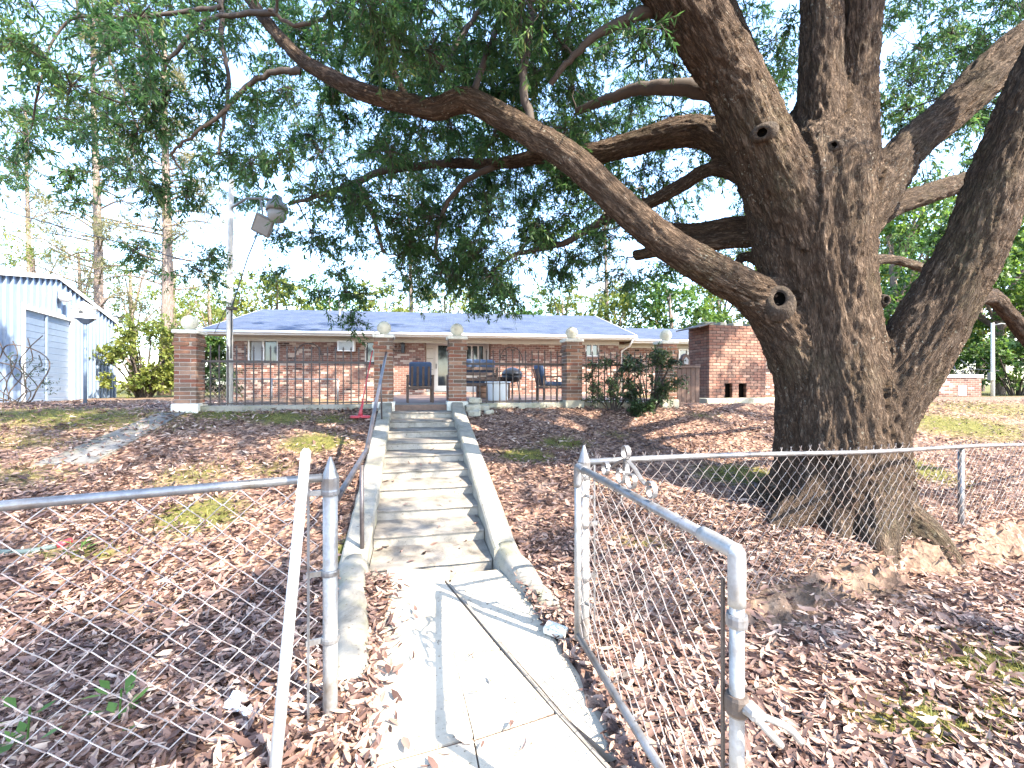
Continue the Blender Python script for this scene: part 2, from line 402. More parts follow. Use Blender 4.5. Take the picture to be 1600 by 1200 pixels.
# ------------------------------------------------------------------ ground
def axis(lo, hi, st, far):
    a = np.arange(lo, hi+1e-6, st); out = [a]; x, s = hi, st
    r = []
    while x < far: s *= 1.35; x += s; r.append(x)
    l = []; x, s = lo, st
    while x > -far: s *= 1.35; x -= s; l.append(x)
    return np.concatenate([l[::-1], a, r])
gx = axis(-12, 13, .085, 900); gy = axis(-1.5, 13.5, .085, 900)
GX, GY = np.meshgrid(gx, gy); gzv = gz(GX, GY)
fine = np.exp(-np.clip(np.maximum(np.abs(GX)-12, np.maximum(GY-13, -1-GY)), 0, 9))
gzv = gzv+fine*.012*RNG.standard_normal(GX.shape)
_s = (GX-F0[0])*FD[0]+(GY-F0[1])*FD[1]; _d = (GX-F0[0])*FN[0]+(GY-F0[1])*FN[1]
gzv = gzv+RNG.normal(0, .035, GX.shape)*smooth(.8, 1.5, _s)*smooth(-.05, .1, _d)*smooth(.55, .35, _d)*(_s < 7)
MOSS = [  # px, py, radius along x, along y (metres), strength
 (495, 692, .55, .45, 1), (440, 652, .7, .4, .9), (345, 648, .8, .35, 1), (520, 655, .5, .4, .7), (300, 745, .5, .5, .7),
 (310, 805, .42, .40, 1.2), (120, 868, .5, .12, .9), (820, 712, .45, .28, 1.1), (880, 692, .5, .3, .9), (960, 680, .4, .3, .5),
 (1500, 665, 2.2, 1.2, .75), (1560, 640, 4, 1.2, .6), (1165, 742, .8, .4, 1.0), (1440, 735, .5, .6, 1), (1570, 1045, .5, .35, 1), (1460, 1140, .45, .25, .9), (1590, 1130, .3, .3, .8),
 (100, 650, 2.5, .8, .75), (200, 655, 1.5, .5, .5), (30, 690, 1.0, .5, .5), (545, 860, .15, .3, 1), (1010, 850, .5, .2, .6), (420, 735, .4, .3, .6), (1100, 650, .6, .3, .5), (30, 745, .8, .5, .5)]
def px_ground(px, py):
    """where the view ray meets the ground"""
    lo = .8
    for Y in np.arange(.8, 40, .03):
        p = P(px, py, Y)
        if p.z <= gzf(p.x, p.y): return p
    return P(px, py, 20)
moss = np.zeros(GX.shape); bare = np.zeros(GX.shape)
MC = [(px_ground(a, b), c, d, e) for a, b, c, d, e in MOSS]
def mossat(x, y):
    m = np.zeros(np.shape(x))
    for p, rx, ry, st in MC:
        m = np.maximum(m, st*np.exp(-(((x-p.x)/rx)**2+((y-p.y)/ry)**2)))
    return m
BC = [(px_ground(225, 960), .55, .25, .9), (px_ground(1240, 935), .9, .22, .9), (px_ground(1330, 900), .5, .18, .8), (px_ground(300, 760), .5, .25, .6)]
def bareat(x, y):
    m = np.zeros(np.shape(x))
    s_ = (x-F0[0])*FD[0]+(y-F0[1])*FD[1]; d_ = (x-F0[0])*FN[0]+(y-F0[1])*FN[1]
    m = np.maximum(m, .9*smooth(.7, 1.5, s_)*smooth(.02, .14, d_)*smooth(.5, .34, d_)*(.6+.4*np.sin(s_*5)))
    for p, rx, ry, st in BC: m = np.maximum(m, st*np.exp(-(((x-p.x)/rx)**2+((y-p.y)/ry)**2)))
    return m
moss = mossat(GX, GY); bare = bareat(GX, GY)
dS = (GX-S0[0])*YV[0]+(GY-S0[1])*YV[1]
litter = 1-smooth(.5, 3.5, dS)*.7
far = smooth(12, 22, GY); moss = np.maximum(moss, far*.85)
nyy, nxx = GX.shape
idx = np.arange(nxx*nyy).reshape(nyy, nxx)
q = np.stack([idx[:-1, :-1], idx[:-1, 1:], idx[1:, 1:], idx[1:, :-1]], -1).reshape(-1, 4)
me = npmesh('ground', np.stack([GX, GY, gzv], -1).reshape(-1, 3), q.ravel(), np.full(len(q), 4),
            {'moss': moss.ravel(), 'bare': bare.ravel(), 'litter': litter.ravel()})
struct(link('ground', me, M['ground'], None, True), 'sloping yard of brown leaf litter and mossy soil')

# ------------------------------------------------------------------ concrete path of slabs
path = empty('path', (0, 2.5, 0)); struct(path, 'sunlit concrete path leading to the steps')
def off(poly, d):
    c = np.mean(poly, 0); return [tuple(np.array(p)+(c-np.array(p))/np.linalg.norm(c-np.array(p))*d) for p in poly]
def pz(x, y): return .075 if y > 3.3 else (.035 if y > 2.6 else (.02 if y > 1.5 else .0))
def local(poly): return [(p[0], p[1]-2.5) for p in poly]
def pzl(dz=0): return lambda x, y: pz(x, y+2.5)+dz
A = [(-1.14, 4.12), (-.56, 4.0), (-.575, 3.80), (-.075, 2.90), (-.375, 2.87), (-.19, 2.20), (-.64, 2.03), (-.75, 2.3), (-.92, 3.0)]
B = [(-.375, 2.86), (-.07, 2.885), (.225, 2.365), (-.185, 2.19)]
C = [(-.65, 2.015), (-.19, 2.185), (.55, -1.0), (-.6, -1.0)]
D = [(-.182, 2.175), (.232, 2.35), (2.15, -1.0), (.56, -1.0)]
for poly in (A, B, C, D):
    pl = local(poly); m = MB().prism(off(pl, .005), -.12, pzl()); m.build('slab', M['conc_path'], path)
MB().prism(local([(-1.1, 4.1), (-.58, 3.9), (.40, 2.1), (2.1, -1), (-.55, -1), (-.9, 3)]), -.2, pzl(-.018)).build('slab_bed', M['soil'], path)
MB().prism(local([(-.57, 3.82), (-.552, 3.83), (.252, 2.361), (2.185, -1), (2.155, -1), (.236, 2.352)]), -.15, pzl(.004)).build('joint_strip', M['joint'], path)
MB().prism(local([(-.53, 3.82), (-.5, 4.0), (-.12, 4.1), (.15, 3.45), (.45, 2.55), (.52, 2.05), (.30, 2.33)]), -.15, pzl(-.022)).build('apron_slab', M['conc_path'], path)

# ------------------------------------------------------------------ steps with cheek walls
st = empty('concrete_steps', yd(0, -2.5, .6)); inv = st.matrix_basis.inverted()
tag(st, 'weathered concrete steps between sloping cheek walls climbing to the patio', 'steps')
st.rotation_euler = (0, 0, YA)
T, RZ = .50, .125
for k in range(11):
    v0 = -5+T*k; z1 = .09+RZ*k
    hw = .56+.003*k
    rr = random.Random(k)
    m = MB(); n = 9; d1 = T+.06 if k < 10 else .5
    # tread block with worn nosing
    vs = []
    for i in range(n+1):
        x = -hw+2*hw*i/n; w1 = rr.uniform(-.007, .007); w2 = rr.uniform(-.003, .003)
        vs += [(x, v0+.012+w1, z1-RZ-.05), (x, v0+.008+w1, z1-.03+w2), (x, v0-.012+w1, z1-.022+w2), (x, v0-.004+w1, z1-.004+w2), (x, v0+.03, z1+w2*.5), (x, v0+d1, z1+.008), (x, v0+d1, z1-RZ-.05)]
    fs = []
    for i in range(n):
        for j in range(7): fs.append((i*7+j, i*7+(j+1) % 7, (i+1)*7+(j+1) % 7, (i+1)*7+j))
    fs.append(tuple(range(7))); fs.append(tuple(n*7+j for j in range(6, -1, -1)))
    fs = [tuple(reversed(f)) for f in fs]
    m.add([(x, y+2.5, z-.6) for x, y, z in vs], fs)
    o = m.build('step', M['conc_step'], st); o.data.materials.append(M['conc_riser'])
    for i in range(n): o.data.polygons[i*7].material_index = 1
def cheek(u0, u1, name, side):
    m = MB(); N = 30; vs = []
    rr = random.Random(side+5)
    for i in range(N+1):
        v = -5.05+5.0*i/N; zt = .20+.2415*(v+5.05)+(.02 if v > -.4 else 0)+rr.uniform(-.005, .005); e = rr.uniform(-.006, .006)
        vs += [(u0+e, v, zt-.9), (u0+e, v, zt-.02), (u0+.02+e, v, zt), (u1-.02+e, v, zt), (u1+e, v, zt-.02), (u1+e, v, zt-.9)]
    fs = []
    for i in range(N):
        for j in range(5): fs.append((i*6+j, (i+1)*6+j, (i+1)*6+j+1, i*6+j+1))
    fs.append(tuple(range(6))); fs.append(tuple(N*6+j for j in range(5, -1, -1)))
    m.add([(x, y+2.5, z-.6) for x, y, z in vs], fs)
    return m.build(name, M['conc'], st)
cheek(.568, .80, 'cheek_wall', 1); cheek(-.80, -.568, 'cheek_wall', 2)
def endblock(p0, p1, w0, w1, z0, z1, seed):
    m = MB(); N, K = 16, 14; vs = []; rr = random.Random(seed)
    p0 = np.array(p0); p1 = np.array(p1); t = (p1-p0)/np.linalg.norm(p1-p0); s = np.array([t[1], -t[0]])
    for i in range(N+1):
        a = i/N; c = p0+(p1-p0)*a; e = 1 if a < .8 else math.sqrt(max(.02, 1-((a-.8)/.2)**2))
        wv = (w0+(w1-w0)*a)*(.5+.5*e); zt = (z0+(z1-z0)*a)*1.0-(1-e)*.12
        for j in range(K+1):
            th = math.pi*j/K; x = math.copysign(abs(math.cos(th))**.6, math.cos(th))*wv; h = abs(math.sin(th))**.55
            q_ = c+s*x; n_ = mnoise.noise(Vector((q_[0]*5, q_[1]*5, seed+th)))*.018
            vs.append((q_[0]+n_, q_[1]+n_, -.2+(zt+.2)*h+n_))
    fs = [(i*(K+1)+j, i*(K+1)+j+1, (i+1)*(K+1)+j+1, (i+1)*(K+1)+j) for i in range(N) for j in range(K)]
    fs.append(tuple(range(K, -1, -1))); fs.append(tuple(N*(K+1)+j for j in range(K+1)))
    Mi = (Matrix.Translation(st.location)@Matrix.Rotation(YA, 4, 'Z')).inverted()
    m.add([Mi@Vector(v) for v in vs], fs)
    return m.build('wall_end', M['conc'], st, True)
endblock(yd(.69, -4.98)[:2], (.40, 3.16), .14, .125, .23, .06, 3)
endblock(yd(-.70, -4.98)[:2], (-.90, 2.48), .15, .115, .22, .10, 8)

# ------------------------------------------------------------------ patio, plinth wall, ramp slab
pt = MB().prism([yd(-1.0, -.05)[:2], yd(5.9, -.05)[:2], yd(7.5, 9.5)[:2], yd(-1.0, 9.5)[:2]], .9, 1.335)
struct(pt.build('patio', M['paver'], None), 'brown paved patio in front of the house')
def plinth(u0, u1, label):
    m = MB(); N = 24; rr = random.Random(int(u0*10)); vs = []
    for i in range(N+1):
        u = (u1-u0)*(i/N-.5); e = rr.uniform(-.008, .008)
        vs += [(u, -.10+e, -.5), (u, -.10+e, -.012), (u, -.085+e, e*.4), (u, .10, 0), (u, .10, -.5)]
    fs = [(i*5+j, (i+1)*5+j, (i+1)*5+(j+1) % 5, i*5+(j+1) % 5) for i in range(N) for j in range(5)]
    fs = [tuple(reversed(f)) for f in fs]+[tuple(range(5)), tuple(N*5+j for j in range(4, -1, -1))]
    m.add(vs, fs)
    o = m.build('low_wall', M['conc_mossy'] if u0 > 0 else M['conc'], None); o.location = yd((u0+u1)/2, 0, 1.355); o.rotation_euler = (0, 0, YA)
    return tag(o, label, 'wall')
plinth(-3.93, -.93, 'low pale concrete kerb wall under the iron fence beside the lamp pole')
plinth(.91, 2.99, 'low mossy concrete kerb wall beneath the fence in front of the patio furniture')
plinth(3.39, 5.25, 'low mossy kerb wall behind the dark shrub')
sl_ = MB(); rr = random.Random(4); N = 10; vs = []
a0, a1 = np.array(yd(-4.28, -.25)[:2]), np.array(yd(-4.55, -2.35)[:2])
for i in range(N+1):
    c = a0+(a1-a0)*i/N; hw_ = .20+.12*i/N; z = gzf(*c)+.022
    for s_, dz in ((-1, -.3), (-1, 0), (1, 0), (1, -.3)):
        vs.append((c[0]+YU[0]*hw_*s_+rr.uniform(-.01, .01), c[1]+YU[1]*hw_*s_, z+dz+rr.uniform(-.006, .006)))
sl_.add(vs, [(i*4+j, i*4+(j+1) % 4, (i+1)*4+(j+1) % 4, (i+1)*4+j) for i in range(N) for j in range(4)]+[(3, 2, 1, 0), tuple(N*4+j for j in range(4))])
tag(sl_.build('concrete_ramp', M['conc_dark'], None), 'sloping grey concrete strip running downhill from the tall outer brick pier', 'ramp')
# ------------------------------------------------------------------ brick piers
brick_meshes = {}
def brick_mesh(l, w_, h, seed, key):
    k = (round(l, 3), round(w_, 3), round(h, 3), seed, key)
    if k not in brick_meshes:
        rr = random.Random(seed); m = MB(); m.bbox((0, 0, 0), (l, w_, h), .006)
        m.v = [(x+rr.uniform(-.002, .002), y+rr.uniform(-.0025, .0025), z+rr.uniform(-.0015, .0015)) for x, y, z in m.v]
        me_ = bpy.data.meshes.new('brick'); me_.from_pydata(m.v, [], m.f); me_.materials.append(M[key]); brick_meshes[k] = me_
    return brick_meshes[k]
def put_brick(parent, c, l, w_, h, rz, key='brick'):
    o = bpy.data.objects.new('brick', brick_mesh(l, w_, h, random.randint(0, 3), key)); COL.objects.link(o)
    o.parent = parent; o.location = c; o.rotation_euler = (random.uniform(-.008, .008), random.uniform(-.008, .008), rz+random.uniform(-.012, .012))
def pier(u, label, zb, tall=0.0):
    e = empty('brick_pier', yd(u, 0, zb), YA); tag(e, label, 'pier', 'brick piers along the patio edge')
    H0 = 1.40-zb; W = .355
    bs = MB().bbox((0, 0, H0/2-.1), (W+.07, W+.07, H0+.2), .012); bs.build('base', M['conc_mossy'] if u > 1 else M['cap'], e)
    z = H0; CH = .0735; nC = 17; lb = .262; wb = .088
    top = H0+nC*CH
    MB().bx(-W/2+.006, W/2-.006, -W/2+.006, W/2-.006, H0, top).build('mortar_core', M['mortar'], e)
    for k in range(nC):
        Wk = W+(.045 if k == nC-3 else (.0 if k != nC-2 else .02)); zc = H0+(k+.5)*CH
        s = 1 if k % 2 else -1
        for q_ in range(4):
            a = q_*math.pi/2
            lx = s*(Wk/2-lb/2); ly = -(Wk/2-wb/2)
            c, s_ = math.cos(a), math.sin(a)
            put_brick(e, (lx*c-ly*s_, lx*s_+ly*c, zc), lb-.004, wb, CH-.011, a)
    MB().bbox((0, 0, top+.035), (W+.06, W+.06, .07), .012).build('cap', M['cap'], e)
    rb = .135; prof = [(rb*math.sin(math.pi*i/14)+.0005, rb*math.cos(math.pi*(1-i/14))) for i in range(15)]
    b = MB().lathe([(.07, -rb-.012), (.06, -rb+.01)], (0, 0, 0), 14); MB()
    b.lathe(prof, (0, 0, 0), 22)
    bo = b.build('ball', M['ball'], e, True); bo.location = (0, 0, top+.07+rb+.004)
    return e
pier(-4.13, 'tall brick pier with pale globe standing alone beside the concrete ramp and lamp pole', 1.08)
pier(-.733, 'brick pier with globe at the top of the steps where the handrail ends', 1.26)
pier(.707, 'brick pier with globe at the head of the steps in front of the white door', 1.26)
pier(3.19, 'mossy brick pier with globe between the patio chair and the dark shrub', 1.16)
pier(5.45, 'mossy brick pier with globe between the dark shrub and the wooden gate', 1.14)

# ------------------------------------------------------------------ iron fence panels
def fence_panel(u0, u1, label, arch_u=None):
    n = int(round((u1-u0)/.142)); sp = (u1-u0)/n; cu = (u0+u1)/2
    e = empty('iron_fence_panel', yd(cu, 0, 1.355), YA); tag(e, label, 'iron fence', 'black iron fence panels between the piers')
    L = (u1-u0)/2
    MB().bx(-L, L, -.02, .02, .79, .835).build('top_rail', M['iron'], e)
    MB().bx(-L, L, -.012, .012, .022, .046).build('bottom_rail', M['iron'], e)
    pm = MB(); pm.box((0, 0, .52), (.02, .02, 1.04)); pm.add([(-.02, 0, 1.06), (0, -.008, 1.03), (.02, 0, 1.06), (0, .008, 1.03), (0, 0, 1.13)], [(0, 1, 4), (1, 2, 4), (2, 3, 4), (3, 0, 4), (3, 2, 1, 0)])
    pm.box((0, 0, 1.02), (.03, .022, .014))
    po = None
    for i in range(1, n):
        if po is None: po = pm.build('picket', M['iron'], e); o = po
        else: o = po.copy(); COL.objects.link(o); o.parent = e
        o.location = (-L+sp*i, 0, .0)
    if arch_u is not None:
        for s in (-1, 1):
            pts = [(arch_u-cu+s*.25*(1-(t*t)*.98)*1.0, 0, .83+.34*math.sin(t*math.pi/2)) for t in [k/8 for k in range(9)]]
            MB().tube(pts, .011, 5).build('arch_bar', M['iron'], e)
        MB().bx(arch_u-cu-.25, arch_u-cu+.25, -.009, .009, .66, .675).build('cross_bar', M['iron'], e)
fence_panel(-3.94, -.92, 'long black iron fence panel with pointed arch in front of the air conditioner wall', -2.12)
fence_panel(.90, 3.0, 'black iron fence panel with pointed arch in front of the patio furniture', 1.85)
fence_panel(3.38, 5.26, 'black iron fence panel half hidden behind the dark shrub')

# ------------------------------------------------------------------ stair handrail
hr = empty('handrail', (-1.376, 4.12, .1)); tag(hr, 'dark metal handrail rising beside the steps to the brick pier', 'handrail')
def rel(e, pts): return [Vector(p)-e.location for p in pts]
top_ = Vector((-2.43, 8.66, 2.36)); kink = P(573, 703, 4.45); low = P(520, 790, 2.9)
MB().tube(rel(hr, catmull([top_, top_.lerp(kink, .5), kink.lerp(top_, .03), kink, kink.lerp(low, .06), low], 4)), .024, 8).build('rail', M['rail'], hr, True)
MB().tube(rel(hr, [P(566, 884, 4.12), P(565, 727, 4.14)]), .021, 8).build('post', M['rail'], hr, True)
p2 = yd(-.70, -1.15); zt = top_.z+(kink.z-top_.z)*((8.66-p2.y)/(8.66-4.45))
MB().tube(rel(hr, [(p2.x, p2.y, 1.08), (p2.x-.02, p2.y, zt)]), .014, 8).build('post', M['rail'], hr, True)

# ------------------------------------------------------------------ house
HA = R(7.5); HO = Vector((-2.75, 17.5, 1.43))
house = empty('brick_house', HO, HA); tag(house, 'long low brick ranch house with grey blue shingle roof', 'house')
hu = Vector((math.cos(HA), math.sin(HA), 0)); hv = Vector((-math.sin(HA), math.cos(HA), 0))
def hpx(px, py, ly=0):
    d = Vector(((px-800)/F, 1, -(py-600)/F)); Pn = HO+hv*ly
    t = (Pn-Vector((0, 0, CZ))).dot(hv)/d.dot(hv); p = Vector((0, 0, CZ))+d*t-HO
    return p.dot(hu), p.z
XL, XR, XW = -7.75, 7.2, 15.5
TOPW = 2.13; EV = 2.27
# openings in the front wall, as (x0,x1,z0,z1)
w1 = (*[hpx(x, 0)[0] for x in (386, 434)], hpx(410, 567)[1], TOPW-.09)
w2 = (*[hpx(x, 0)[0] for x in (570, 590)], hpx(580, 566)[1], TOPW-.06)
rec = (hpx(664, 0)[0], hpx(767, 0)[0], .0, TOPW)
w4 = (*[hpx(x, 0)[0] for x in (915, 937)], hpx(926, 557)[1], TOPW-.1)
def wall_with_holes(m, x0, x1, z0, z1, holes, y0, y1):
    xs = sorted(set([x0, x1]+[h[0] for h in holes]+[h[1] for h in holes]))
    for a, b in zip(xs[:-1], xs[1:]):
        hs = [h for h in holes if h[0] <= a+1e-6 and h[1] >= b-1e-6]
        if not hs: m.bx(a, b, y0, y1, z0, z1); continue
        h = hs[0]
        if h[2] > z0+.01: m.bx(a, b, y0, y1, z0, h[2])
        if h[3] < z1-.01: m.bx(a, b, y0, y1, h[3], z1)
m = MB(); wall_with_holes(m, XL, XR, -.8, TOPW+.2, [w1, w2, rec, w4], 0, .22)
m.bx(XL, XL+.22, .22, 9, -.45, TOPW+.2); m.bx(XR-.22, XR, .22, 9, -.45, TOPW+.2); m.bx(XL+.22, XR-.22, 8.8, 9, -.45, TOPW+.2)
m.build('wall', M['wallbrick'], house)
m = MB(); m.bx(XR+.002, XW, .55, .77, -.45, TOPW+.1); m.build('wing_wall', M['wallbrick'], house)
m = MB(); m.bx(rec[0]-.12, rec[0], .22, 1.0, 0, TOPW+.1); m.bx(rec[1], rec[1]+.12, .22, 1.0, 0, TOPW+.1); m.build('porch_side_wall', M['wallbrick'], house)
# roof
def gable(x0, x1, ye, yr, yb, ze, zr, th=.06):
    m = MB()
    for (ya, za, yb_, zb_) in ((ye, ze, yr, zr), (yb, ze, yr, zr)):
        vs = [(x0, ya, za), (x1, ya, za), (x1, yb_, zb_), (x0, yb_, zb_)]
        vs += [(x, y, z-th) for x, y, z in vs]
        m.add(vs, [(0, 1, 2, 3), (7, 6, 5, 4), (0, 4, 5, 1), (1, 5, 6, 2), (2, 6, 7, 3), (3, 7, 4, 0)])
    return m
rf = gable(XL-.55, XR+.45, -.72, 4.35, 9.4, EV, 3.78).build('roof', M['shingle'], house)
rw = gable(XR+.35, XW, -.25, 3.6, 8, EV-.08, 3.10).build('wing_roof', M['shingle'], house)
def fascia(x0, x1, y, z):
    MB().bx(x0, x1, y-.03, y, z-.20, z-.065).build('fascia', M['white'], house)
    g = MB(); g.tube([(x0, y-.085, z-.10), (x1, y-.085, z-.10)], .055, 8); g.build('gutter', M['white'], house, True)
fascia(XL-.55, XR+.45, -.72, EV+.005); fascia(XR+.47, XW, -.25, EV-.075)
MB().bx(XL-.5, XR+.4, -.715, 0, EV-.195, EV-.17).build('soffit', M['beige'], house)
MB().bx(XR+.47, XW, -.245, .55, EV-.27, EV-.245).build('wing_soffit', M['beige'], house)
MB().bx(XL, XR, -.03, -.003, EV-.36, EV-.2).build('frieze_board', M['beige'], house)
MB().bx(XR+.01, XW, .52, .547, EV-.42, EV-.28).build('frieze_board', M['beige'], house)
dsp = MB(); dsp.tube([(XR+.3, -.78, EV-.16), (XR+.28, -.5, EV-.42), (XR+.1, -.1, EV-.6), (XR+.1, -.08, -.3)], .04, 6); dsp.build('downspout', M['white'], house, True)
for s, xx in ((1, XL-.55), (-1, XR+.45)):
    m = MB()
    for ya, yb_ in ((-.72, 4.35), (9.4, 4.35)):
        za = EV-.005; zb_ = 3.775; x0_, x1_ = (xx-.03, xx-.002) if s == 1 else (xx+.002, xx+.03)
        vs = [(x, y, z) for x in (x0_, x1_) for y, z in ((ya, za), (yb_, zb_), (yb_, zb_-.18), (ya, za-.18))]
        m.add(vs, [(0, 1, 2, 3), (7, 6, 5, 4), (0, 4, 5, 1), (1, 5, 6, 2), (2, 6, 7, 3), (3, 7, 4, 0)])
    m.build('rake_board', M['white'], house)
    m = MB(); x = XL+.05 if s == 1 else XR-.05
    m.add([(x, 0, TOPW+.19), (x, 9, TOPW+.19), (x, 4.5, 3.6), (x+.04, 0, TOPW+.19), (x+.04, 9, TOPW+.19), (x+.04, 4.5, 3.6)], [(0, 1, 2), (5, 4, 3), (0, 3, 4, 1), (1, 4, 5, 2), (2, 5, 3, 0)])
    m.build('gable_wall', M['wallbrick'], house)
def window(h, y, mull=1, blind=False, fw=.055):
    x0, x1, z0, z1 = h
    m = MB(); m.bx(x0, x0+fw, y-.03, y+.1, z0, z1); m.bx(x1-fw, x1, y-.03, y+.1, z0, z1)
    m.bx(x0+fw, x1-fw, y-.03, y+.1, z1-fw, z1); m.bx(x0+fw, x1-fw, y-.03, y+.1, z0, z0+fw)
    for k in range(mull):
        xm = x0+(x1-x0)*(k+1)/(mull+1); m.bx(xm-.03, xm+.03, y-.02, y+.08, z0+fw, z1-fw)
    f = m.build('window', M['white'], house)
    for k in range(mull+1):
        xa = x0+fw+(x1-x0-2*fw)*k/(mull+1)+.032; xb = x0+fw+(x1-x0-2*fw)*(k+1)/(mull+1)-.032
        MB().bx(xa, xb, y+.05, y+.06, z0+fw+.002, z1-fw-.002).build('pane', M['glass'], f)
        if blind and k == 0: MB().bx(xa+.01, xb-.01, y+.035, y+.045, z0+fw+.01, z1-fw-.01).build('blind', M['curtain'], f)
    MB().bx(x0-.05, x1+.05, y-.07, y-.032, z0-.06, z0-.002).build('sill', M['cap'], f)
window(w1, .08, 1, True); window(w2, .08, 0); window(w4, .08, 1)
ww = (*[hpx(x, 0, .55)[0] for x in (1059, 1088)], hpx(1070, 567, .55)[1], TOPW-.30)
window(ww, .48, 1)
ww2 = (*[hpx(x, 0, .55)[0] for x in (1202, 1240)], hpx(1220, 560, .55)[1], TOPW-.30); window(ww2, .48, 1)
# recessed entrance: panelling, glazed door, side window
x0, x1 = rec[0], rec[1]
dx0, dx1 = [hpx(a, 0, .9)[0] for a in (679, 716)]
m = MB(); wall_with_holes(m, x0, x1, 0, TOPW+.1, [(dx0, dx1, 0, 2.06), (hpx(727, 0, .9)[0], hpx(757, 0, .9)[0], .75, 1.95)], .92, 1.0); m.build('entrance_panelling', M['white'], house)
for zz in (.45, .9, 1.35, 1.75): MB().bx(x0+.02, dx0-.06, .905, .918, zz, zz+.025).build('panel_strip', M['beige'], house)
d_ = MB(); d_.bx(dx0, dx0+.14, .88, .93, .02, 2.05); d_.bx(dx1-.14, dx1, .88, .93, .02, 2.05); d_.bx(dx0+.14, dx1-.14, .88, .93, .02, .25); d_.bx(dx0+.14, dx1-.14, .88, .93, 1.9, 2.05)
door = d_.build('door', M['white'], house)
MB().bx(dx0+.14, dx1-.14, .9, .91, .25, 1.9).build('pane', M['glass'], door)
MB().bx(dx0+.05, dx0+.09, .84, .88, .95, 1.15).build('handle', M['silver'], door)
wx0, wx1 = hpx(727, 0, .9)[0], hpx(757, 0, .9)[0]
window((wx0, wx1, .75, 1.95), .88, 2)
MB().bx(dx0-.1, dx1+.1, .35, .88, -.08, -.0).build('door_step', M['conc'], house)
MB().bx(dx0-.2, dx1+.2, .0, .345, -.095, -.05).build('door_step', M['conc'], house)
# air conditioner in the wall
ax0, ax1 = hpx(528, 0, -.2)[0], hpx(554, 0, -.2)[0]; az0, az1 = hpx(540, 549, -.2)[1], hpx(540, 533, -.2)[1]
m = MB(); m.bx(ax0, ax1, -.3, -.001, az0, az1); ac = m.build('air_conditioner', M['white'], house)
for k in range(9):
    z = az0+.05+(az1-az0-.1)*k/8; MB().bx(ax0+.05, ax1-.05, -.312, -.3005, z, z+.018).build('louvre', M['silver'], ac)
wl = MB(); wl.bx(-.06, .06, -.14, -.002, -.16, .16); wl.box((0, -.08, .2), (.2, .2, .07), taper=.3)
lx, lz = hpx(646, 0)[0], hpx(630, 545)[1]
o = wl.build('wall_lantern', M['black'], house); o.location = (hpx(630, 0)[0], 0, lz)
for x, l in ((XL+3.2, .5), (XR-4.0, .35)):
    MB().tube([(x, 3.0, 3.2), (x, 3.0, 3.55+l)], .05, 8).build('vent_pipe', M['silver'], house)

# ------------------------------------------------------------------ brick barbecue
bb = empty('brick_barbecue', P(1108, 628, 11.2), YA+R(2)); bb.location.z = gzf(bb.location.x+.8, bb.location.y+.3)-.02
tag(bb, 'tall brick barbecue with two square fire openings on a concrete slab', 'barbecue')
MB().bbox((.8, .40, .06), (2.15, 1.35, .16), .015).build('slab', M['conc_mossy'], bb)
BW, BD, CH = 1.72, .82, .0735; zb = .14; NC = 25; ops = [(.47, .69, 0, 5), (.88, 1.11, 0, 5)]
m = MB(); wall_with_holes(m, .006, BW-.006, zb, zb+NC*CH, [(a, b, zb, zb+d*CH) for a, b, c, d in ops], .006, .3)
m.bx(.012, BW-.012, .302, BD-.012, zb, zb+NC*CH); m.build('mortar_core', M['mortar_dark'], bb)
for a, b, c, d in ops: MB().bx(a+.002, b-.002, .09, .295, zb+.002, zb+d*CH-.002).build('fire_opening', M['soot_shade'], bb)  # near-black panel, the opening's inner shade put into its colour
BL = .225
def course(length, z, shift, axis_):
    x = -BL*shift
    while x < length-.03:
        a, b = max(0, x), min(length, x+BL-.011)
        if b-a > .03:
            segs = [(a, b)]
            if axis_ == 0:
                for (oa, ob, c, d) in ops:
                    if z < zb+d*CH:
                        ns = []
                        for (p_, q_) in segs:
                            if q_ <= oa or p_ >= ob: ns.append((p_, q_)); continue
                            if oa-p_ > .03: ns.append((p_, oa))
                            if q_-ob > .03: ns.append((ob, q_))
                        segs = ns
            for p_, q_ in segs:
                ln = round((q_-p_)/.015)*.015
                if axis_ == 0: put_brick(bb, ((p_+q_)/2, .05, z+CH/2), ln, .1, CH-.012, 0, 'brick_bbq')
                else: put_brick(bb, (.05, .1+(p_+q_)/2+.006, z+CH/2), ln, .1, CH-.012, math.pi/2, 'brick_bbq')
        x += BL
for k in range(NC):
    course(BW, zb+k*CH, .5 if k % 2 else 0, 0); course(BD-.1, zb+k*CH, 0 if k % 2 else .5, 1)
zt = zb+NC*CH
MB().box((-.14, .35, zt-.02), (.5, .95, .025), ry=R(-16)).build('metal_lid', M['rust'], bb)
for x, wd in ((.12, .26), (.55, .2), (1.0, .3), (1.45, .22)):
    MB().bbox((x, .3, zt+.05), (wd, .3, .09), .01).build('coping_block', M['conc_mossy'], bb)

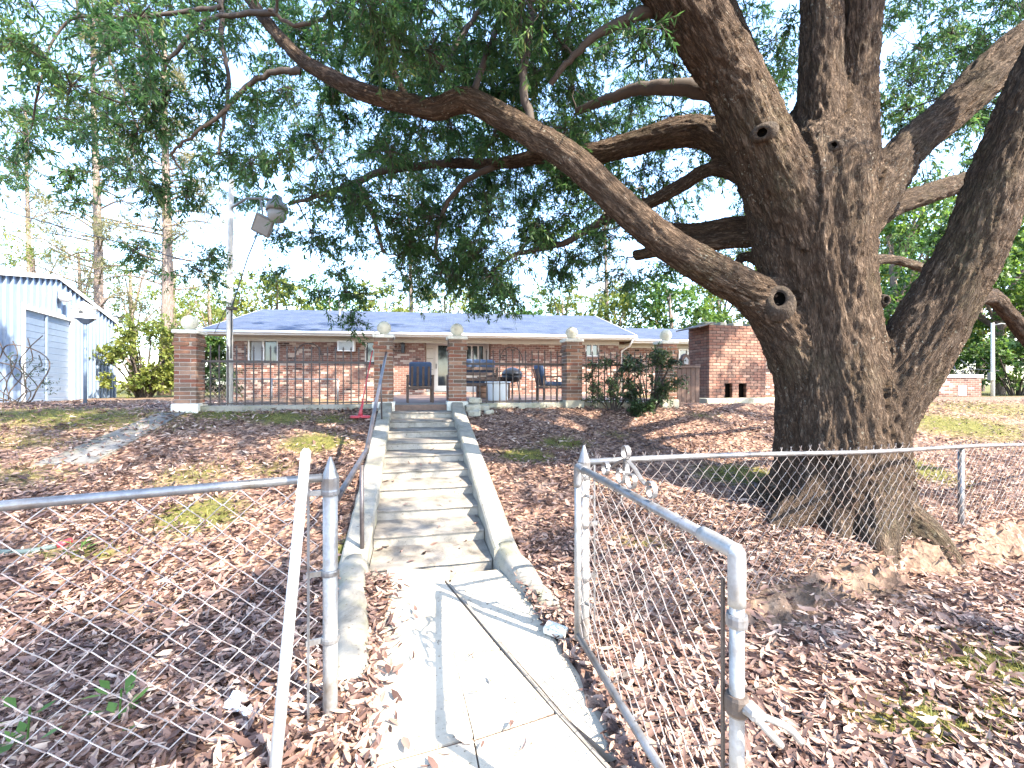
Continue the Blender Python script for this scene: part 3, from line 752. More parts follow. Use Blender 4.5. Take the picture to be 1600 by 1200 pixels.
# ------------------------------------------------------------------ wooden gate next to the barbecue
g0 = yd(5.68, .1, 1.30); gt = empty('wooden_gate', g0, YA); tag(gt, 'dark brown board gate between the end pier and the barbecue', 'gate')
for k in range(6): MB().bbox((.06+k*.118, 0, .42), (.112, .025, .82), .004).build('board', M['darkwood'], gt)
MB().bx(0, .71, .014, .05, .12, .2).build('batten', M['darkwood'], gt); MB().bx(0, .71, -.05, .05, .835, .875).build('top_rail', M['wood'], gt)
bh = empty('bird_house', yd(6.0, .1, 2.178), YA); tag(bh, 'small dark arched bird house standing on the wooden gate', 'bird house')
pf = [(-.09, 0), (.09, 0), (.11, .14), (.06, .24), (0, .28), (-.06, .24), (-.11, .14)]
m = MB(); m.add([(x, -.06, z) for x, z in pf]+[(x, .06, z) for x, z in pf], [tuple(range(7)), tuple(range(13, 6, -1))]+[(i, 7+i, 7+(i+1) % 7, (i+1) % 7) for i in range(7)]); m.build('box', M['darkwood'], bh)
pf = [(-.05, .03), (.05, .03), (.06, .13), (.0, .2), (-.06, .13)]
m = MB(); m.add([(x, -.066, z) for x, z in pf]+[(x, -.0605, z) for x, z in pf], [tuple(range(5)), tuple(range(9, 4, -1))]+[(i, 5+i, 5+(i+1) % 5, (i+1) % 5) for i in range(5)]); m.build('front_plate', M['curtain'], bh)

# ------------------------------------------------------------------ metal shed
SA = math.atan2(.909, -.417); SO = Vector((-13.2, 12.1, 1.12)); shed = empty('metal_shed', SO, SA)
tag(shed, 'pale ribbed sheet metal shed with slatted roll door', 'shed')
LX0, LX1, LPK, EVZ, PKZ = -2.9, 6.3, 1.7, 3.1, 3.86
def rz_(x): return EVZ+(PKZ-EVZ)*(1-abs(x-LPK)/((LX1-LPK) if x > LPK else (LPK-LX0)))
m = MB()
def strip(x0, x1, z0, y0, y1):
    m.add([(x0, y0, z0), (x1, y0, z0), (x1, y0, rz_(x1)), (x0, y0, rz_(x0)), (x0, y1, z0), (x1, y1, z0), (x1, y1, rz_(x1)), (x0, y1, rz_(x0))],
          [(3, 2, 1, 0), (4, 5, 6, 7), (0, 1, 5, 4), (1, 2, 6, 5), (2, 3, 7, 6), (3, 0, 4, 7)])
for a, b, z in ((LX0, 0, 0), (0, LPK, 2.68), (LPK, 2.64, 2.68), (2.64, LX1, 0)): strip(a, b, z, 0, .05)
m.bx(LX1-.05, LX1, .05, 9, 0, EVZ); m.bx(LX0, LX0+.05, .05, 9, 0, EVZ)
m.build('wall', M['sheet'], shed)
x = LX0+.15
while x < LX1:
    z0 = 2.69 if -.05 < x < 2.69 else .0
    MB().box((x, -.032, (z0+rz_(x))/2), (.06, .06, rz_(x)-z0-.06), taper=1).build('rib', M['sheet'], shed); x += .31
for k in range(14):
    z = .02+k*.19
    m = MB(); m.add([(0.03, .03, z), (2.61, .03, z), (2.61, .0, z+.17), (.03, .0, z+.17), (.03, .06, z), (2.61, .06, z), (2.61, .06, z+.185), (.03, .06, z+.185)], [(0, 1, 2, 3), (4, 7, 6, 5), (0, 4, 5, 1), (3, 2, 6, 7), (0, 3, 7, 4), (1, 5, 6, 2)])
    m.build('door_slat', M['sheet'], shed)
MB().bx(1.12, 1.2, -.03, -.002, 0, 2.66).build('door_post', M['sheet'], shed)
MB().bx(-.12, -.002, -.05, -.001, 0, 2.8).build('door_jamb', M['white'], shed); MB().bx(2.642, 2.76, -.05, -.001, 0, 2.8).build('door_jamb', M['white'], shed); MB().bx(0, 2.64, -.06, -.001, 2.66, 2.79).build('door_lintel', M['white'], shed)
m = MB()
for xa, xb in ((LX0-.08, LPK), (LX1+.08, LPK)):
    za = rz_(LX0)-.04; zb_ = PKZ+.02
    m.add([(xa, -.07, za), (xb, -.07, zb_), (xb, 9.2, zb_), (xa, 9.2, za), (xa, -.07, za+.06), (xb, -.07, zb_+.06), (xb, 9.2, zb_+.06), (xa, 9.2, za+.06)], [(0, 1, 2, 3), (7, 6, 5, 4), (0, 4, 5, 1), (1, 5, 6, 2), (2, 6, 7, 3), (3, 7, 4, 0)])
m.build('roof', M['sheet'], shed)
m = MB()
for xa, xb in ((LX0-.08, LPK), (LX1+.08, LPK)):
    za = rz_(LX0)-.04; zb_ = PKZ+.02
    m.add([(xa, -.1, za-.05), (xb, -.1, zb_-.05), (xb, -.1, zb_+.07), (xa, -.1, za+.07), (xa, -.073, za-.05), (xb, -.073, zb_-.05), (xb, -.073, zb_+.07), (xa, -.073, za+.07)], [(0, 1, 2, 3), (7, 6, 5, 4), (0, 4, 5, 1), (1, 5, 6, 2), (2, 6, 7, 3), (3, 7, 4, 0)])
m.build('gable_trim', M['white'], shed)
MB().bx(LX0, LX1+.1, -.22, .06, -.4, .0).build('footing', M['conc'], shed)
MB().bx(LX1-.02, LX1+.06, -.05, .05, .002, EVZ).build('corner_trim', M['white'], shed)
fx = MB().lathe([(.03, 0), (.14, -.02), (.16, -.2), (.1, -.28), (.02, -.3)], (1.75, -.2, 3.45), 12); fx.tube([(1.75, -.02, 3.5), (1.75, -.2, 3.45)], .025, 6); fx.build('gable_lamp', M['white'], shed, True)

# ------------------------------------------------------------------ bird house on a pole in front of the shed
bp = P(133, 636, 10.6); bp.z = gzf(bp.x, bp.y); bi = empty('bird_house', bp, R(35)); tag(bi, 'white bird house on a slim blue grey pole in front of the shed', 'bird house')
ht = (636-508)/F*10.6+.02
MB().tube([(0, 0, -.1), (0, 0, ht)], .035, 8).build('pole', M['bluepost'], bi, True)
MB().box((0, 0, ht+.0), (.1, .1, .12), taper=3.2).build('bracket', M['bluepost'], bi)
MB().bx(-.2, .2, -.16, .16, ht+.06, ht+.30).build('box', M['white'], bi)
m = MB(); z = ht+.29
m.add([(-.24, -.2, z), (.24, -.2, z), (0, -.2, z+.16), (-.24, .2, z), (.24, .2, z), (0, .2, z+.16)], [(0, 1, 2), (5, 4, 3), (0, 3, 4, 1), (1, 4, 5, 2), (2, 5, 3, 0)]); m.build('roof', M['white'], bi)
MB().lathe([(.045, -.004), (.045, .004)], (0, 0, 0), 12).build('entrance_hole', M['black'], bi); h_ = bpy.data.objects[-1] if False else [o for o in bi.children if o.name.startswith('entrance_hole')][0]
h_.rotation_euler = (R(90), 0, 0); h_.location = (-.05, -.163, ht+.2)

# ------------------------------------------------------------------ lamp pole with yard light and floodlight, and wires
lp = P(359, 632, 8.55); lp.z = 1.1; lpo = empty('lamp_pole', lp); tag(lpo, 'bleached slim wooden pole carrying a yard light and a floodlight', 'lamp pole')
zt = P(361, 280, 8.55).z-1.1
MB().tube([(0, 0, 0), (.0, 0, zt*.5), (.03, 0, zt)], [.06, .055, .045], 10).build('pole', M['palewood'], lpo, True)
q0 = P(362, 325, 8.5)-lp; q1 = P(432, 312, 8.5)-lp
MB().tube([q0, P(372, 318, 8.5)-lp, P(385, 310, 8.5)-lp, P(405, 310, 8.5)-lp, q1], .022, 8).build('arm', M['silver'], lpo, True)
c = P(433, 322, 8.45)-lp
yl = MB().lathe([(.05, .2), (.09, .17), (.1, .08), (.16, .05), (.19, 0), (.2, -.10), (.17, -.1)], c, 18); lamp = yl.build('yard_light', M['silver'], lpo, True)
yl2 = MB().lathe([(.165, -.08), (.17, -.2), (.12, -.29), (.02, -.32)], c, 18).build('lens', M['curtain'], lamp, True)
fl = P(411, 352, 8.45)-lp
fm = MB().bbox((0, 0, 0), (.34, .08, .36), .015); fo = fm.build('floodlight', M['silver'], lpo); fo.location = fl; fo.rotation_euler = (R(28), R(24), R(20))
MB().bx(-.13, .13, -.046, -.041, -.14, .14).build('lens', M['curtain'], fo)
MB().tube([fl+Vector((0, .02, .1)), P(407, 311, 8.5)-lp], .018, 6).build('bracket', M['silver'], lpo)
MB().tube([fl+Vector((-.1, 0, -.15)), P(388, 400, 8.5)-lp, P(372, 450, 8.5)-lp, P(362, 480, 8.5)-lp, P(361, 560, 8.5)-lp], .012, 5).build('cable', M['wirecoat'], lpo)
MB().box(tuple(P(362, 482, 8.46)-lp), (.14, .13, .05)).build('strap', M['rust'], lpo)
def wire(pts, r, label, sag=.15):
    a, b = Vector(pts[0]), Vector(pts[1]); L = []
    for k in range(17):
        t = k/16; p = a.lerp(b, t); p.z -= sag*4*t*(1-t); L.append(p)
    o = MB().tube([p-a for p in L], r, 5).build('overhead_wire', M['wirecoat'], None, True); o.location = a
    return tag(o, label, 'wire')
wa = P(360, 425, 8.55)
wire((P(-260, 250, 9.5), wa), .011, 'thin black overhead wire from beyond the shed to the lamp pole', .05)
wire((wa+Vector((.05, .05, 0)), P(760, 493, 16.6)), .009, 'thin black overhead wire from the lamp pole to the house roof', .12)
wire((P(360, 466, 8.55), P(334, 522, 16.2)), .009, 'short dark wire from the lamp pole down to the house eave', .03)
# ------------------------------------------------------------------ patio furniture
def chair(loc, rz, label):
    e = empty('patio_chair', loc, rz); tag(e, label, 'chair', 'cushioned wooden chairs on the patio')
    for x in (-.27, .27):
        for y in (-.26, .28):
            MB().bbox((x, y, .27 if y > 0 else .30), (.05, .05, .54 if y > 0 else .60), .005).build('leg', M['wood'], e)
    MB().bbox((0, 0, .33), (.5, .56, .06), .006).build('seat_frame', M['wood'], e)
    MB().bbox((-.27, .01, .60), (.06, .6, .035), .006).build('armrest', M['wood'], e); MB().bbox((.27, .01, .60), (.06, .6, .035), .006).build('armrest', M['wood'], e)
    MB().bbox((0, .02, .42), (.48, .52, .11), .03).build('seat_cushion', M['cushion'], e, True)
    MB().bbox((0, -.27, .66), (.48, .11, .48), .03, rx=R(14)).build('back_cushion', M['cushion'], e, True)
    for k in range(4): MB().bbox((-.18+k*.12, -.345, .58), (.05, .02, .44), .004, rx=R(14)).build('back_slat', M['wood'], e)
    return e
PZ = 1.336
chair(P(656, 630, 10.1).xy.to_3d()+Vector((0, 0, PZ)), R(14), 'blue cushioned wooden chair seen from behind at the head of the steps')
chair(P(860, 625, 11.2).xy.to_3d()+Vector((0, 0, PZ)), R(-75), 'blue cushioned wooden chair partly hidden by the mossy brick pier')
ls = empty('slatted_loveseat', P(738, 626, 11.2).xy.to_3d()+Vector((0, 0, PZ)), R(25)); tag(ls, 'wooden slatted garden loveseat with blue cushion beside the brick pier', 'bench')
for x in (-.55, .55):
    for y in (-.28, .28): MB().bbox((x, y, .42 if y < 0 else .3), (.06, .06, .84 if y < 0 else .6), .006).build('leg', M['wood'], ls)
    MB().bbox((x, 0, .62), (.07, .6, .04), .006).build('armrest', M['wood'], ls)
for k in range(4): MB().bbox((0, -.3, .40+k*.13), (1.04, .03, .075), .005).build('back_slat', M['wood'], ls)
for k in range(5): MB().bbox((0, -.2+k*.11, .37), (1.1, .08, .03), .004).build('seat_slat', M['wood'], ls)
MB().bbox((0, .02, .45), (1.02, .5, .12), .03).build('seat_cushion', M['cushion'], ls, True); MB().bbox((0, -.2, .84), (1.02, .14, .36), .04, rx=R(10)).build('back_cushion', M['cushion'], ls, True)
tb = empty('plastic_side_table', P(778, 627, 10.4).xy.to_3d()+Vector((0, 0, PZ)), R(10)); tag(tb, 'white plastic drum shaped side table behind the iron fence', 'table')
MB().lathe([(.20, 0), (.235, .06), (.24, .34), (.25, .4), (.24, .43), (.02, .435)], (0, 0, 0), 16).build('drum', M['plastic'], tb, True)
MB().lathe([(.3, .437), (.31, .45), (.30, .468), (.02, .472)], (.0, 0, 0), 20).build('table_top', M['plastic'], tb, True)
kg = empty('kettle_grill', P(800, 622, 12.0).xy.to_3d()+Vector((0, 0, PZ)), R(0)); tag(kg, 'small black domed kettle grill on legs behind the white table', 'grill')
MB().lathe([(.03, .45), (.16, .47), (.26, .56), (.28, .64)], (0, 0, 0), 20).build('bowl', M['black'], kg, True)
MB().lathe([(.285, .645), (.28, .7), (.2, .8), (.08, .85), (.02, .86)], (0, 0, 0), 20).build('lid', M['black'], kg, True)
for a in (90, 210, 330): MB().tube([(.16*math.cos(R(a)), .16*math.sin(R(a)), .49), (.26*math.cos(R(a)), .26*math.sin(R(a)), 0)], .014, 6).build('leg', M['black'], kg)
MB().bbox((.42, 0, .62), (.28, .2, .02), .004).build('side_shelf', M['plastic'], kg)
ub = empty('wooden_planter', P(770, 622, 12.4).xy.to_3d()+Vector((0, 0, PZ)), R(8)); tag(ub, 'dark wooden planter box behind the white plastic table', 'planter')
for k in range(4): MB().bbox((0, -.2, .1+k*.15), (.9, .03, .13), .004).build('plank', M['darkwood'], ub)
MB().bx(-.45, .45, -.18, .2, .02, .58).build('box', M['darkwood'], ub)

# red long handled tool
a_ = P(563, 640, 8.05); a_.z = gzf(a_.x, a_.y)+.02; b_ = P(582, 548, 8.62)
rt = empty('floor_scrubber', a_); tag(rt, 'red long handled scrubber leaning on the iron fence by the steps', 'tool')
MB().tube([(0, 0, .1), b_-a_], .012, 6).build('handle', M['red'], rt, True)
MB().bbox((0, 0, .02), (.34, .13, .05), .015, rz=R(10)).build('head', M['red'], rt)
MB().tube([(0, 0, .03), (.004, .01, .12), (.03, .06, .30)], [.05, .03, .016], 8).build('socket', M['red'], rt, True)
# stacked rough stones right of the steps
for k, (u, v, s, dz) in enumerate([(1.0, -.3, .2, 0), (1.22, -.25, .17, .0), (1.05, -.22, .16, .15), (.98, -.62, .15, 0), (1.28, -.5, .12, -.02)]):
    m = MB().bbox((0, 0, 0), (s*1.5, s*1.1, s*.75), s*.12); rr = random.Random(k); m.v = [(x*(1+rr.uniform(-.12, .12)), y*(1+rr.uniform(-.12, .12)), z*(1+rr.uniform(-.1, .1))) for x, y, z in m.v]
    o = m.build('stone', M['stone'], None); p = yd(u, v); o.location = (p.x, p.y, gzf(p.x, p.y)+s*.3+dz); o.rotation_euler = (rr.uniform(-.1, .1), rr.uniform(-.1, .1), rr.uniform(-.6, .6))
    tag(o, ['largest rough stone of the pile at the head of the steps', 'squat rough stone tucked against the low mossy wall by the steps', 'rough stone lying on top of the stone pile at the step head', 'rough stone lowest on the slope beside the upper cheek wall', 'smallest rough stone of the pile beside the steps'][k], 'stone', 'rough stones beside the steps')
# brick bat at the end of the right cheek wall
o = MB().bbox((0, 0, 0), (.15, .09, .05), .008).build('brick_fragment', M['cap'], None); p = P(868, 996, 3.05); o.location = (p.x, p.y, .075); o.rotation_euler = (.25, .1, -.5)
tag(o, 'pale broken brick fragment lying by the rounded end of the cheek wall', 'brick')

# ------------------------------------------------------------------ chain-link fences and gate
def mesh_wires(m, org, dr, L, zb, zt, w_, h_, r, s0=0.0):
    """woven zigzag wires along dr (2d unit); zb,zt functions of distance"""
    n = int(L/(w_/2)); nrm = Vector((-dr[1], dr[0], 0))
    for i in range(n):
        xa, xb = i*w_/2, (i+1)*w_/2
        if i % 2: xa, xb = xb, xa
        z0, z1 = zb(xa), zt(xa); z = math.floor(z0/(h_/2)); pts = []
        j = int(z)
        while j*h_/2 < z1:
            zz = j*h_/2
            if zz > z0-.02:
                s = xa if j % 2 == 0 else xb
                tt = 1 if (j % 2 == 0) else -1
                jit = .004*math.sin(i*2.3+j*1.7)
                pts.append(Vector((org[0]+dr[0]*(s+jit), org[1]+dr[1]*(s+jit), zz-.04*(s) * 0))+nrm*(.004*tt))
            j += 1
        if len(pts) > 2:
            e = pts[-1]+Vector((dr[0]*.012*(1 if i % 2 else -1), dr[1]*.012*(1 if i % 2 else -1), .03)); pts.append(e)
            m.tube(pts, r, 5, False)
def post(e, p, r, h, mat='galv', cap='cone', name='post', extra=.4):
    m = MB().tube([(p[0], p[1], p[2]-extra), (p[0], p[1], p[2]+h)], r, 14); o = m.build(name, M[mat], e, True)
    if cap == 'cone': MB().lathe([(r*1.18, h-.05), (r*1.22, h+.02), (r*.95, h+.045), (r*.45, h+.10), (.006, h+.128)], p, 14).build('post_cap', M['galv'], o, False)
    elif cap == 'dome': MB().lathe([(r*1.25, h-.03), (r*1.25, h+.02), (r*.8, h+.05), (.006, h+.06)], p, 14).build('post_cap', M['galv'], o, True)
    return o
DL = Vector((-.908, -.418, 0))
LT = Vector((-.953, 2.35, 0))
lf = empty('chain_link_fence', LT); tag(lf, 'rusty galvanised chain link fence run beside the leaning pipe', 'fence')
gl = gzf(LT.x, LT.y)
post(lf, (0, 0, gl-.02), .037, 1.26-gl, 'galv_white')
railL = lambda s: 1.262-.008*s
pts = [DL*s+Vector((0, 0, railL(s))) for s in np.linspace(.04, 6, 13)]
MB().tube(pts, .022, 10).build('top_rail', M['galv'], lf, True)
m = MB(); mesh_wires(m, (0, 0), DL, 5.6, lambda s: gzf(LT.x+DL.x*s, LT.y+DL.y*s)+.03, lambda s: railL(s)+.03, .14, .13, .0034); mo = m.build('wire_mesh', M['wire_brightened'], lf); mo['kind'] = 'stuff'; mo.location = (DL.x*.06, DL.y*.06, 0)
MB().bx(-.1, -.088, -.05, -.044, gl, 1.27).build('tension_bar', M['galv'], lf)
for z in (1.17, .75, .4):
    MB().lathe([(.044, z), (.046, z+.008), (.046, z+.022), (.044, z+.03)], (0, 0, 0), 14).build('tension_band', M['galv'], lf); MB().box((-.065, -.03, z+.015), (.09, .012, .028), rz=R(24)).build('band_lug', M['galv'], lf)
pL = DL*3.1; post(lf, (pL.x, pL.y, gzf(LT.x+pL.x, LT.y+pL.y)), .024, 1.2, 'galv', 'dome')

DR = Vector((.908, .418, 0)); RT = Vector((.478, 2.975, 0))
rfn = empty('chain_link_fence', RT); tag(rfn, 'galvanised chain link fence run passing in front of the big oak', 'fence')
gr = gzf(RT.x, RT.y)
post(rfn, (0, 0, gr-.02), .035, 1.235-gr, 'galv_white')
def railR(s): return 1.232-.040*s
pts = [DR*s+Vector((0, 0, railR(s)+.01*math.sin(s*1.4))) for s in np.linspace(.03, 9.5, 20)]
MB().tube(pts, .021, 10).build('top_rail', M['galv'], rfn, True)
m = MB(); mesh_wires(m, (0, 0), DR, 9.2, lambda s: gzf(RT.x+DR.x*s, RT.y+DR.y*s)+.02-.02*math.sin(s*2), lambda s: railR(s)+.05, .13, .118, .0030); mo = m.build('wire_mesh', M['galv_wire'], rfn); mo['kind'] = 'stuff'; mo.location = (DR.x*.05, DR.y*.05, 0)
for s in (5.17, 8.3):
    p_ = DR*s; g_ = gzf(RT.x+p_.x, RT.y+p_.y); post(rfn, (p_.x+.02, p_.y+.045, g_-.1), .030, railR(s)-g_+.12, 'galv', None)
MB().bx(.07, .082, .03, .036, gr+.05, 1.22).build('tension_bar', M['galv'], rfn)
for z in (1.12, .8, .45):
    MB().lathe([(.042, z), (.044, z+.008), (.044, z+.022), (.042, z+.03)], (0, 0, 0), 14).build('tension_band', M['galv'], rfn); MB().box((.06, .026, z+.015), (.08, .012, .028), rz=R(24)).build('band_lug', M['galv'], rfn)

GH = Vector((.425, 2.90, 0)); GE = Vector((.715, 1.425, 0)); gl_ = (GE-GH).length; gang = math.atan2(GE.y-GH.y, GE.x-GH.x)
gate = empty('chain_link_gate', GH, gang); tag(gate, 'open chain link gate with scroll ornament on its top rail', 'gate')
r = .0215; zb, zt = .10, 1.215
MB().tube([(0, 0, zb), (0, 0, zt)], r, 12).build('hinge_stile', M['galv_white'], gate, True)
MB().tube([(.02, 0, zt), (gl_-.16, 0, zt)], r, 12).build('top_rail', M['galv'], gate, True)
MB().tube([(.02, 0, zb+.03), (gl_-.02, 0, zb+.03)], r, 12).build('bottom_rail', M['galv'], gate, True)
MB().tube([(gl_, 0, zb), (gl_, 0, zt-.14)], r*1.06, 12).build('latch_stile', M['galv_white'], gate, True)
MB().tube(catmull([(gl_-.18, 0, zt), (gl_-.05, 0, zt), (gl_-.006, 0, zt-.001), (gl_-.001, 0, zt-.006), (gl_, 0, zt-.06), (gl_, 0, zt-.17)], 3), r*1.28, 12).build('corner_elbow', M['galv_white'], gate, True)
MB().tube(catmull([(.12, 0, zt), (.04, 0, zt), (.004, 0, zt-.006), (0, 0, zt-.05), (0, 0, zt-.13)], 3), r*1.22, 12).build('corner_elbow', M['galv'], gate, True)
m = MB(); mesh_wires(m, (.04, 0), (1, 0), gl_-.09, lambda s: zb+.05, lambda s: zt+.02-.03*math.sin(s/gl_*math.pi), .14, .11, .0026); mo = m.build('wire_mesh', M['galv_wire'], gate); mo['kind'] = 'stuff'
MB().bx(gl_-.052, gl_-.04, -.02, -.012, zb+.05, zt-.1).build('tension_bar', M['rust'], gate)
for z in (.35, .7, .98): MB().lathe([(.031, z), (.033, z+.01), (.033, z+.03), (.031, z+.04)], (gl_, 0, 0), 12).build('tension_band', M['galv'], gate)
for x in (.35, .62, .95, 1.2): MB().tube([(x, -.03, zt-.01), (x+.01, 0, zt+.028), (x, .03, zt-.01), (x, 0, zt-.03), (x, -.03, zt-.01)], .003, 4).build('wire_tie', M['galv_wire'], gate)
def band(pts, wd, th):
    m = MB(); n = len(pts); vs = []
    for i, (x, z) in enumerate(pts):
        a = pts[max(0, i-1)]; b = pts[min(n-1, i+1)]; t = Vector((b[0]-a[0], b[1]-a[1])); t.normalize(); nx, nz = -t.y*th/2, t.x*th/2
        vs += [(x+nx, -wd/2, z+nz), (x+nx, wd/2, z+nz), (x-nx, wd/2, z-nz), (x-nx, -wd/2, z-nz)]
    fs = [(i*4+j, i*4+(j+1) % 4, (i+1)*4+(j+1) % 4, (i+1)*4+j) for i in range(n-1) for j in range(4)]+[(3, 2, 1, 0), tuple((n-1)*4+j for j in range(4))]
    return m.add(vs, fs)
def spiral(cx, cz, r0, r1, a0, a1, n=22): return [(cx+(r0+(r1-r0)*k/n)*math.cos(a0+(a1-a0)*k/n), cz+(r0+(r1-r0)*k/n)*math.sin(a0+(a1-a0)*k/n)) for k in range(n+1)]
sc = empty('x'); bpy.data.objects.remove(sc)
cx = gl_*.47; zz = zt+r
for s in (-1, 1):
    lo = spiral(s*.27, .055, .018, .05, 0, 2*math.pi*1.2); lo = [(x if s > 0 else -abs(x) if False else x, z) for x, z in lo]
    base = spiral(.25, .046, .018, .044, R(60), R(520)); tail = [(.16, .075), (.09, .115), (.02, .14)]
    pts = base+tail
    pts2 = [(cx+s*x, zz+z) for x, z in pts]
    band(pts2, .022, .005).build('scroll', M['galv'], gate, False)
    mid = [(.006, .14), (.012, .10)]+spiral(.062, .055, .052, .022, R(150), R(500), 20)
    band([(cx+s*x, zz+z) for x, z in mid], .022, .005).build('scroll', M['galv'], gate, False)
band([(cx+x, zz+z) for x, z in spiral(0, .176, .033, .033, R(-90), R(272), 18)], .022, .005).build('scroll', M['galv'], gate, False)
zl = .735
MB().lathe([(.032, zl-.03), (.036, zl-.02), (.036, zl+.02), (.032, zl+.03)], (gl_, 0, 0), 12).build('latch_collar', M['rust'], gate)
for s in (-1, 1):
    MB().tube(catmull([(gl_+.03, 0, zl), (gl_+.06, .03+.014*s, zl-.005), (gl_+.085, .075+.035*s, zl-.03), (gl_+.08, .125+.035*s, zl-.085)], 4), [.011]*13, 6).build('latch_fork', M['galv_white'], gate, True)
MB().bbox((gl_+.045, .02, zl+.004), (.07, .05, .03), .008).build('latch_body', M['galv_white'], gate)
for z in (.32, 1.02): MB().tube([(0, 0, z), (-.02, .055, z), (.03, .085, z)], .012, 6).build('hinge', M['galv'], gate)
# far chain-link fence left of the house
A_ = Vector((-9.2, 13.2, 0)); B_ = Vector((-5.6, 14.4, 0)); dd = (B_-A_).normalized(); ff = empty('chain_link_fence', A_); tag(ff, 'far chain link fence in front of the yellow green bushes left of the house', 'fence')
Lf = (B_-A_).length
MB().tube([(0, 0, 2.0-.1), (B_-A_)+Vector((0, 0, 1.9))], .022, 8).build('top_rail', M['galv'], ff, True)
for s in (0, .5, 1): p_ = (B_-A_)*s; MB().tube([(p_.x, p_.y, 1.0), (p_.x, p_.y, 1.93)], .028, 8).build('post', M['galv'], ff, True)
m = MB(); mesh_wires(m, (0, .03), dd, Lf, lambda s: 1.27, lambda s: 1.88, .11, .13, .004); mo = m.build('wire_mesh', M['galv_wire'], ff); mo['kind'] = 'stuff'
# leaning pipe, hose, paper scraps
a_ = Vector((-1.05, 1.97, .0)); b_ = P(478, 706, 2.20); lpp = MB().tube([(0, 0, -.03), (b_-a_)*.5, b_-a_], [.0265, .025, .0235], 12); 
lpp.tube([b_-a_, (b_-a_)*1.012], [.0235, .012], 12)
o = lpp.build('leaning_pipe', M['palewood'], None, True); o.location = a_; tag(o, 'bleached pale pole leaning on the chain link fence beside its end post', 'pole')
hp = [px_ground(-90, 862), px_ground(0, 868), px_ground(50, 866), px_ground(88, 858), px_ground(112, 850)]
hb = empty('garden_hose', hp[2]); tag(hb, 'green garden hose with red end lying on leaves behind the fence', 'hose')
MB().tube([Vector(p)-hp[2]+Vector((0, 0, .03)) for p in catmull([hp[0], hp[1], hp[2], hp[3]], 6)], .024, 8).build('tube', M['hose'], hb, True)
MB().tube([hp[3]-hp[2]+Vector((0, 0, .03)), hp[4]-hp[2]+Vector((0, 0, .035))], .027, 8).build('coupling', M['red'], hb, True)
for k, (px, py, s) in enumerate(((368, 1112, .05), (386, 1128, .03))):
    p = px_ground(px, py); m = MB(); rr = random.Random(k)
    g_ = [(s*(i-1.5)*.6+rr.uniform(-.006, .006), s*(j-1.5)*.6+rr.uniform(-.006, .006), rr.uniform(0, .02)) for i in range(4) for j in range(4)]
    m.add(g_, [(i*4+j, i*4+j+1, (i+1)*4+j+1, (i+1)*4+j) for i in range(3) for j in range(3)]); o = m.build('paper_scrap', M['paper'], None); o.location = p+Vector((0, 0, .05)); o.rotation_euler = (.4, .2, k)
    tag(o, ['crumpled white paper scrap on the leaves near the leaning pole', 'smaller white paper scrap beside the crumpled one'][k], 'paper')
# ring-shaped wire trellis with a vine
vr = empty('vine_trellis', P(28, 620, 10.2)); vr.location.z = gzf(vr.location.x, vr.location.y); tag(vr, 'circular wire trellis with a bare climbing vine in front of the shed', 'trellis')
for c, rr_ in (((0, 0, .72), .66), ((-.55, .1, .55), .45)):
    MB().tube([(c[0]+rr_*math.cos(t), c[1]+.12*math.sin(3*t), c[2]+rr_*math.sin(t)) for t in np.linspace(0, 2*math.pi, 30)], .014, 6).build('hoop', M['rust'], vr, True)
for k in range(7):
    rr = random.Random(k+40); a = rr.uniform(0, 6.28); L_ = [(rr.uniform(-.3, .3), rr.uniform(-.1, .1), 0)]
    for j in range(5): L_.append((L_[-1][0]+rr.uniform(-.25, .35), rr.uniform(-.15, .15), .3*(j+1)*rr.uniform(.7, 1.1)))
    MB().tube(catmull(L_, 4), .011, 5).build('vine_stem', M['twig'], vr, True)
for k in range(3): MB().bx(-.75, .8, -.004, .004, .35+k*.3, .358+k*.3).build('wire', M['wirecoat'], vr)

